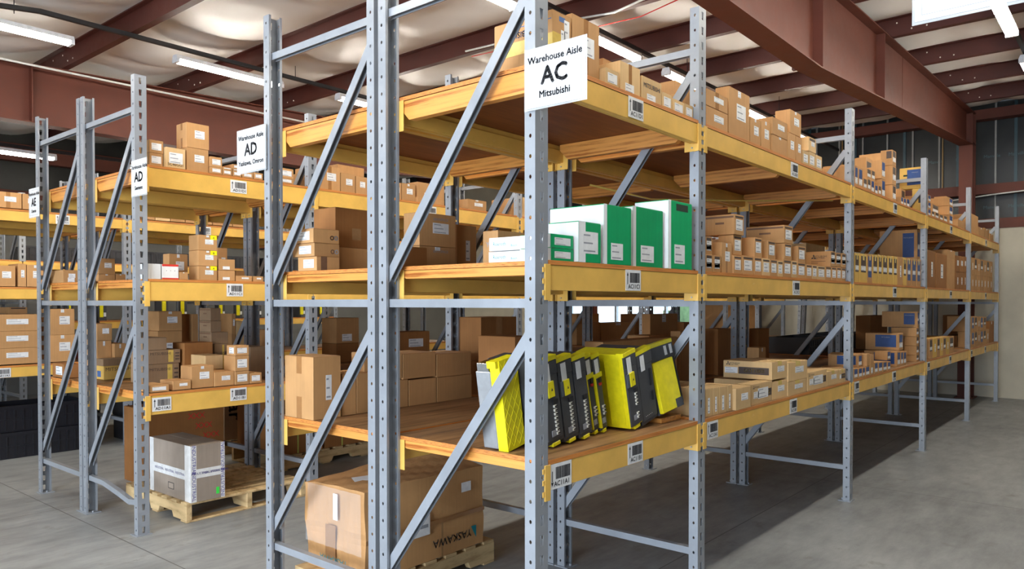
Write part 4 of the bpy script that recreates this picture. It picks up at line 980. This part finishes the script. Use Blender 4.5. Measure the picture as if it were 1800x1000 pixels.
('R3D',1.807,1.968,6.950,7.250,2.484,2.540,'k','D','low tan carton'),
('R3D',1.974,2.113,6.950,7.250,2.484,2.547,'k','Q','low tan carton'),
('R3D',2.214,2.289,6.950,7.250,2.484,2.561,'k','s','low tan carton'),
('R3D',2.296,2.536,6.950,7.250,2.484,2.560,'k','s','low tan carton'),
('R3D',2.543,2.682,6.950,7.250,2.484,2.574,'k','s','low tan carton'),
('FL',0.363,0.610,3.470,4.119,0.141,0.542,'i','i','grey-brown carton bound in white lettered tape'),
('FL',0.627,1.269,4.750,5.250,0.001,0.649,'o','U','wide brown carton with red print'),
]
groups = {}
for r in TABLE: groups.setdefault(r[0], []).append(r)
seen = {}
for gname, rs in groups.items():
    cols = []
    for r in sorted(rs, key=lambda q: (q[5], q[1])):
        xc = (r[1] + r[2]) / 2
        for c in cols:
            if c[0][1] - .01 <= xc <= c[0][2] + .01 and abs(c[-1][6] - r[5]) < .02 and abs(c[0][3] - r[3]) < .25: c.append(r); break
        else: cols.append([r])
    cols.sort(key=lambda c: c[0][1])
    for ci, c in enumerate(cols):
        for ti, r in enumerate(c):
            o = carton(*r[1:7], r[7], r[8])
            words = (r[9] or 'tan carton with dark stripe and white label').split()[:8]
            while words[-1].strip(',') in ('with', 'and', 'a', 'of', 'on', 'to', 'the', 'white', 'dark', 'small'): words.pop()
            nm = ' '.join(words).strip(',')
            tier = '' if len(c) == 1 else (' tier %d,' % (ti + 1) if len(c) > 2 else (' lower,' if ti == 0 else ' upper,'))
            ordn = ORD[ci] if ci < 20 else 'twenty-' + ORD[ci - 20]
            lab = '%s,%s %s along %s' % (nm, tier, ordn, PH[gname])
            if len(lab.split()) > 16: lab = '%s,%s %s along %s' % (' '.join(nm.split()[:16 - len(lab.split())]) or 'carton', tier, ordn, PH[gname])
            if o.name.startswith('retail'): cat = 'box'
            else: cat = 'carton'
            tag(o, lab, cat, 'cartons on the ' + PH[gname].replace(',', ''))
            seen[lab] = seen.get(lab, 0) + 1
            o.rotation_euler.z = 0
dupes = [k for k, v in seen.items() if v > 1]
if dupes: print('DUPLICATE LABELS', dupes[:20])
# ------------------------------------------------------------------ drive units leaning in the first AC bay
Z0 = .9485
def drive(x, y, w, tilt, style, label, d=.28, h=.378, z=Z0, back=0):
    root = empty('servo_drive_unit', (x, y, z)); root.rotation_euler = (R(-back), R(tilt), 0); tag(root, label, 'drive unit', 'yellow and black drive units')
    b = MB().box(0, w, .0, d, .012, h - .004)
    b.box(.004, w - .004, -.006, 0, .03, h * .80)                      # proud terminal cover
    b.build('housing', 'amp_yellow' if style == 'side' else 'amp_dark', root, bevel=.0025)
    MB().box(-.0005, w + .0005, -.009, .03, h - .018, h + .002).build('top_band', 'amp_yellow', root, bevel=.001)
    if style != 'wide':
        MB().box(.002, w - .002, -.008, 0, h * .80, h - .02).build('header', 'amp_dark', root, bevel=.001)
        MB().box(w * .22, w * .22 + min(.034, w * .5), -.0095, -.008, h * .73, h * .93).build('rating_label', 'white', root)
    if style == 'side': MB().box(.002, w - .002, -.0075, 0, .02, h * .8).build('front_cover', 'amp_dark', root, bevel=.002)
    rnd = random.Random(label)
    if style in ('amp', 'side', 'slim'):
        n = {'amp': 8, 'side': 6, 'slim': 3}[style]; zz = h * (.46 if style != 'slim' else .34); cx = w * .52
        for k in range(n):
            if k == 4 and style == 'side': zz -= .03
            s = MB().box(cx, cx + .016, -.014, -.006, zz - .010, zz).build('connector', 'pinwhite', root)
            MB().box(cx + .004, cx + .018, -.0155, -.014, zz - .008, zz - .002).build('socket', 'black', s)
            zz -= .0165
        if style == 'amp' and w > .1 or style == 'side':
            c = MB().box(w * .26, w * .62, -.016, -.006, h * .56, h * .735).build('display_door', 'amp_yellow', root, bevel=.001)
            MB().add([(w * .42, -.0165, h * .63), (w * .52, -.0165, h * .63), (w * .47, -.0165, h * .665)], [(0, 1, 2)]).build('warning_mark', 'ink', c)
            MB().box(w * .06, w * .26, -.012, -.006, h * .56, h * .73).build('side_door', 'amp_slate', root, bevel=.001)
        MB().box(w * .5, w * .78, -.013, -.006, h * .64 if style == 'slim' else h * .47, h * .70 if style == 'slim' else h * .52).build('terminal_block', 'black', root)
        MB().box(w * .28, w * .72, -.0085, -.006, .045, .07).build('printed_mark', 'inkgrey', root)
        MB().box(w * .3, w * .75, -.004, .03, .0, .016).build('foot', 'amp_yellow', root, bevel=.002)
    if style == 'slim':
        MB().box(-.001, .006, -.012, .02, .03, h * .76).build('side_trim', 'amp_yellow', root); MB().box(0, w, -.010, 0, h * .70, h * .76).build('cross_band', 'amp_yellow', root)
        MB().box(w * .5, w * .75, -.014, -.006, h * .6, h * .63).build('orange_key', 'red', root)
    if style == 'plain':
        MB().box(w * .7, w * .78, -.013, -.006, h * .5, h * .72).build('terminal_block', 'black', root); MB().box(w * .72, w * .8, -.013, -.006, h * .3, h * .42).build('terminal_block', 'black', root)
        for k in range(5): MB().box(w * (.2 + .1 * k), w * (.2 + .1 * k) + .003, -.007, -.006, .05, .053).build('printed_mark', 'white', root)
    if style == 'wide':
        MB().box(0, w, -.008, 0, h * .76, h - .018).build('header', 'amp_dark', root, bevel=.001)
        for u in (.62, .84): MB().box(w * u, w * u + .024, -.0095, -.008, h * .8, h * .93).build('rating_label', 'white', root)
        MB().box(.0, w * .8, -.022, -.0, .02, h * .755).build('door', 'amp_yellow', root, bevel=.003)
        MB().box(w * .82, w * .92, -.012, -.006, .06, h * .72).build('terminal_strip', 'black', root); MB().box(w * .56, w * .84, -.0235, -.022, .02, .065).build('printed_mark', 'amp_dark', root)
    if style == 'side':
        for k in range(3): MB().box(-.0035, 0, .02 + .08 * k, .023 + .08 * k, .03, h - .03).build('side_rib', 'amp_yellow', root)
    return root
# first one stands sideways: silver heat sink and embossed yellow case
u = empty('servo_drive_unit', (.103, .228, Z0)); u.rotation_euler = (0, R(-9.5), R(3)); tag(u, 'drive unit turned sideways with silver heat sink and embossed yellow case', 'drive unit', 'yellow and black drive units')
m = MB().box(.0, .114, 0, .05, .0, .378)
for i in range(3):
    for j in range(6):
        x, z = .002 + i * .037, .012 + j * .060; c = (x + .027, 0, z + .03)
        for a, b in (((x, z), (x + .037, z + .06)), ((x + .037, z), (x, z + .06))): m.tube([(a[0], -.0005, a[1]), (b[0], -.0005, b[1])], .0012, 4)
m.build('side_case', 'amp_yellow', u)
MB().box(-.018, .0, .004, .05, .35, .378).build('mounting_flange', 'amp_yellow', u)
h_ = MB().box(.0, .112, .052, .13, .005, .33).build('heat_sink', 'silver', u, bevel=.003)
MB().box(.0, .09, .06, .12, .331, .365).build('fan_bracket', 'chrome', h_, bevel=.002)
drive(.235, .130, .113, -10.5, 'amp', 'black drive unit with a long column of white sockets beside the slotted post')
drive(.357, .135, .102, -11, 'amp', 'black drive unit with yellow door, next after the long socket column')
drive(.468, .138, .096, -11.2, 'amp', 'black drive unit with yellow door, beside the two narrow units')
drive(.612, .175, .058, -13, 'slim', 'narrow yellow-trimmed drive unit, nearer the black units', d=.22)
drive(.676, .172, .058, -13.5, 'slim', 'narrow yellow-trimmed drive unit, against the yellow side', d=.22)
drive(.812, .095, .108, -13, 'side', 'drive unit showing its large plain yellow side')
drive(.926, .098, .138, -13, 'plain', 'plain black drive unit without door, before the yellow door unit')
drive(1.074, .088, .246, -7.5, 'wide', 'wide drive unit with big yellow door leaning beside the post', d=.10, h=.365, z=.980, back=10)
tag(MB().box(0, .20, 0, .10, 0, .026).build('wooden_block', 'pine', None, (1.10, .10, Z0), bevel=.002), 'wooden block propping up the last drive unit', 'block')
# yellow and black units on the farthest row
def small_unit():
    r = empty('drive_unit'); MB().box(0, .09, 0, .25, 0, .3).build('housing', 'amp_dark', r, bevel=.003); MB().box(-.001, .05, -.008, .03, .05, .302).build('cover', 'amp_yellow', r, bevel=.003)
    MB().box(.055, .085, -.004, 0, .06, .12).build('rating_label', 'white', r); return r
su = small_unit(); reg(None); rnd = random.Random(11); x = -.6; i = 0
while x < 6.6 and i < 20:
    if min(abs(x - q) for q in (-1.217, 1.298, 3.813, 6.328)) > .22:
        c = put(su, (x, 10.36, 1.2885), rnd.uniform(-.3, .3), 'yellow and black drive unit on the farthest row, %s along its lower shelf' % ORD[i], 'drive unit', 'drive units on the farthest row'); i += 1
    x += rnd.uniform(.24, .5)
# ------------------------------------------------------------------ pallets
def pallet(x, y, w, d, label, rz=0):
    r = empty('wooden_pallet', (x, y, 0), rz); tag(r, label, 'pallet', 'wooden pallets')
    n = 7
    for k in range(n): MB().box(k * (w - .09) / (n - 1), k * (w - .09) / (n - 1) + .085, 0, d, .122, .139).build('deck_slat', 'palletwood', r, bevel=.002)
    for yy in (0, d / 2 - .02, d - .04):
        MB().prism([(0, .014), (.2, .014), (.22, .055), (.42, .055), (.44, .014), (w - .44, .014), (w - .42, .055), (w - .22, .055), (w - .2, .014), (w, .014), (w, .1215), (0, .1215)], 'y', yy, yy + .04).build('stringer', 'palletwood', r, bevel=.002)
    for k in (0, .5, 1): MB().box(k * (w - .09), k * (w - .09) + .09, 0, d, 0, .0135).build('bottom_slat', 'palletwood', r, bevel=.002)
    return r
# pallet with stringers across: rotated a quarter turn so the notched stringer faces the frame end
p = pallet(1.285, 3.49, 1.0, .945, 'weathered pallet under the white-taped carton, end bay of the AD row', R(90))
pallet(.12, 1.262, 1.0, .53, 'pallet beneath the battered taped carton in the AC row end bay')
pallet(1.69, 5.57, 1.1, 1.0, 'pallet under the tall brown carton with large black letters')
pallet(1.62, 4.42, 1.0, .85, 'pallet carrying strapped dark cartons between the racks')
# industrial-taped carton
def find(label_part): return [o for o in COL.objects if o.get('label', '').startswith(label_part)][0]
ind = find('grey-brown carton bound'); dm = ind.dimensions; w, d, h = dm.x, dm.y, dm.z
for face, spans in (('F', ((0, 0, .16, 1), (.88, 0, 1, 1), (0, .42, 1, .58))), ('L', ((0, 0, .10, 1), (.86, 0, 1, 1), (0, .38, 1, .55)))):
    for a in spans: plate(ind, (w, d, h), face, *a, 'film_white', 'lettered_tape', off=.0003 * (1 + spans.index(a)), th=.0003)
for u in (.08, .94):
    for v in (.75, .28): lettering('INDUSTRIAL', 'mauve', 'F', ((u - .5) * w, -.0016, v * h), .038, ind, .004, spin=R(-90) if u < .5 else R(90))
for u in (.28, .6, .85): lettering('INDUSTRIAL', 'mauve', 'F', ((u - .5) * w, -.0018, h * .5), .024, ind, .002)
for v in (.25, .5, .75): lettering('INDUSTRIAL', 'mauve', 'L', (-w / 2 - .0018, d * v, h * .465), .026, ind, .002)
plate(ind, (w, d, h), 'F', .74, .08, .83, .2, 'lime', 'green_sticker', off=.0002)
m = MB()
for a in ((.46, .14, .60, .26), ): 
    plate(ind, (w, d, h), 'L', *a, 'ink', 'printed_mark', th=.0002); plate(ind, (w, d, h), 'L', a[0] + .012, a[1] + .012, a[2] - .012, a[3] - .012, 'i', 'printed_mark', off=.0003, th=.0002)
# battered carton on the pallet
def battered():
    x0, x1, y0, y1, z0, z1 = .182, 1.03, 1.27, 1.76, .141, .60
    bm = bmesh.new(); bmesh.ops.create_cube(bm, size=1); bmesh.ops.subdivide_edges(bm, edges=bm.edges[:], cuts=14, use_grid_fill=True)
    rnd = random.Random(2)
    for v in bm.verts:
        u, w_, t = v.co.x + .5, v.co.y + .5, v.co.z + .5
        x, y, z = x0 + (x1 - x0) * u, y0 + (y1 - y0) * w_, z0 + (z1 - z0) * t
        s = t * t
        z += s * (.05 * u * w_ - .012 * (1 - u) * w_ + .006 * math.sin(5 * u + 3 * w_) + .002 * math.sin(23 * u + 17 * w_))
        x += .010 * math.sin(8 * w_ + 5 * t) * (1 - abs(2 * t - 1)) - (.018 * t if u < .01 and w_ > .9 else 0)
        y += .006 * math.sin(10 * u + 7 * t) * (1 - abs(2 * t - 1)) * (1 if w_ < .5 else -1)
        if abs(t - .43) < .04: y += .004; x += .004 * (u < .5)
        v.co = (x - x0, y - y0, z - z0)
    me = bpy.data.meshes.new('cardboard_box'); bm.to_mesh(me); bm.free(); me.materials.append(M['k']); me.polygons.foreach_set('use_smooth', [False] * len(me.polygons)); me.materials[0] = M['k']
    o = link('cardboard_box', me, None, (x0, y0, z0)); tag(o, 'battered taped carton with upside-down lettering on a pallet in the AC end bay', 'carton')
    W_, D_, H_ = x1 - x0, y1 - y0, z1 - z0
    def pl(face, a0, b0, a1, b1, mat, name, off=.012, lines=0, seg=10):
        mb = MB()
        for k in range(seg):
            for kk in (0,):
                u0, u1 = a0 + (a1 - a0) * k / seg, a0 + (a1 - a0) * (k + 1) / seg
                f = lambda u, v: (u * W_, -off, v * H_) if face == 'F' else ((-off, (1 - u) * D_, v * H_) if face == 'L' else (u * W_, v * D_, H_ + off))
                mb.add([f(u0, b0), f(u1, b0), f(u1, b1), f(u0, b1)], [(0, 1, 2, 3)])
        return mb.build(name, mat, o)
    pl('F', .36, .33, .50, .60, 'white', 'shipping_label'); lettering('102', 'ink', 'F', (W_ * .385, -.013, H_ * .46), .05, o, spin=R(90)); pl('F', .42, .42, .485, .46, 'inkgrey', 'printed_mark', .0126)
    pl('F', .78, .72, .87, .84, 'white', 'shipping_label')
    lettering('YASKAWA', 'inkgrey', 'F', (W_ * .70, -.0125, H_ * .19), .062, o, .01, spin=math.pi)
    mb = MB().add([(W_ * .87, -.0125, H_ * .26), (W_ * .92, -.0125, H_ * .26), (W_ * .92, -.0125, H_ * .10)], [(0, 1, 2)]); mb.build('printed_mark', 'teal', o)
    pl('F', .60, .0, .615, .43, 'cleartape', 'packing_tape'); pl('F', .0, .42, 1, .47, 'browntape', 'packing_tape', .0118)
    pl('L', .12, .64, .22, .94, 'white', 'shipping_label', .014) if False else pl('L', .50, .62, .58, .92, 'white', 'shipping_label', .014)
    pl('L', .36, 0, .54, .55, 'browntape', 'packing_tape', .0135); lettering('YASKAWA', 'teal', 'L', (-.0145, D_ * .5, H_ * .16), .05, o, spin=math.pi)
    t_ = MB()
    for i in range(1): t_.add([(.08, .16, H_ - .004), (.20, .12, H_ - .002), (.26, .25, H_ + .012), (.14, .30, H_ + .008)], [(0, 1, 2, 3)])
    t_.build('shipping_label', 'white', o)
    mb = MB(); n = 16
    for i in range(n + 1):
        for j in (0, 1, 2):
            mb.v.append((-.017 - .003 * math.sin(i * 2.1 + j), D_ * (.01 + .98 * i / n), H_ * (.30 + .34 * j)))
    for i in range(n):
        for j in (0, 1): mb.f.append((i * 3 + j, i * 3 + j + 1, i * 3 + j + 4, i * 3 + j + 3)); mb.m.append(0)
    mb.build('stretch_film', 'stretchfilm', o)
    return o
battered()
# tall lettered carton and neighbours on the floor behind the AD row
o = carton(1.72, 2.39, 5.6, 6.3, .1395, .80, 'b', ''); tag(o, 'tall brown carton with large black letters iva reading down', 'carton')
lettering('ivar', 'ink', 'F', (-.22, -.0012, .36), .22, o, .014, spin=R(-90)); plate(o, (.67, .7, .81), 'F', .54, 0, .56, 1, 'green_strap', 'strap')
for k, x in enumerate((1.64, 2.13)):
    o = carton(x, x + .46, 4.45, 5.2, .1395, .72, 'o', ''); tag(o, ('dark strapped carton on the rear pallet, side nearer the lettered carton', 'dark strapped carton on the rear pallet, side away from the lettered carton')[k], 'carton', 'strapped cartons')
    plate(o, (.46, .75, .58), 'F', .4, 0, .43, 1, 'green_strap', 'strap')
# black crates along the AE row floor
def crate(w=.78, d=.5, h=.26):
    r = MB(); r.box(0, w, 0, .012, 0, h).box(0, w, d - .012, d, 0, h).box(0, .012, .012, d - .012, 0, h).box(w - .012, w, .012, d - .012, 0, h).box(.012, w - .012, .012, d - .012, 0, .012)
    r.box(-.01, w + .01, -.01, .0, h - .03, h).box(-.01, w + .01, d, d + .01, h - .03, h)
    k = .05
    while k < w - .05: r.box(k, k + .012, -.008, 0, .02, h - .04); k += .075
    r.box(.0, w, -.006, 0, h * .45, h * .5)
    return r.build('plastic_crate', 'blackcrate', None)
c0 = crate(); n = 0; reg(None)
for xi, x in enumerate((-.62, .2, 1.42, 2.26, 4.0, 4.84)):
    for zi in range(2):
        put(c0, (x, 7.05 + .03 * zi, .001 + .262 * zi), 0, 'black ribbed plastic crate on the floor under the AE row, %s along, %s' % (ORD[xi], 'lower' if zi == 0 else 'upper'), 'crate', 'black plastic crates')
for xi, x in enumerate((6.43, 7.24, 8.04)):
    c = put(c0, (x, 1.25, .9495), 0, 'black crate on the rear bottom shelf behind the AC row, %s along' % ORD[xi], 'crate', 'black crates on the rear shelf'); c.scale.z = .75
for xi, x in enumerate((.1, 1.40, 2.21, 3.02, 4.1, 5.0)):
    c = put(c0, (x, 10.42, 2.1395), 0, 'black ribbed crate on the upper shelf of the farthest row, %s along' % ORD[xi], 'crate', 'black crates on the farthest row'); c.scale.z = .8
o = MB().box(0, .28, 0, .3, 0, .2).box(-.01, .29, -.01, 0, .17, .2).build('storage_bin', 'red', None, (1.02, 7.35, .9395)); 
tag(o, 'red storage bin on the AE bottom shelf', 'bin')
# spare upright frames leaning at the end wall
for k, (x, y) in enumerate(((10.75, 2.1), (11.1, 2.2))):
    c = tree(fr0); c.location = (x, y, 0.0); c.rotation_euler = (0, R(6), R(3 - 6 * k)); tag(c, ('spare upright frame leaning near the end wall windows', 'spare upright frame leaning against the plain end wall')[k], 'upright frame', 'spare upright frames')
# tall brown and red-striped cartons near the end wall
for k, x in enumerate((8.97, 9.42, 9.87)):
    o = carton(x, x + .42, 3.5, 4.0, LB + .0145, LB + .66, 'k', 's'); tag(o, 'tall orange-striped carton on the AD bottom shelf near its far end, %s of three' % ORD[k], 'carton', 'striped cartons')
    plate(o, (.42, .5, .6), 'F', .78, 0, .86, 1, 'red', 'printed_stripe')
# ------------------------------------------------------------------ render look
SC.view_settings.view_transform = 'Standard'; SC.view_settings.look = 'None'; SC.view_settings.exposure = EXPO; SC.view_settings.gamma = 1; SC.view_settings.use_curve_mapping = False
SC.cycles.use_denoising = True; SC.cycles.max_bounces = 8; SC.cycles.sample_clamp_indirect = 6
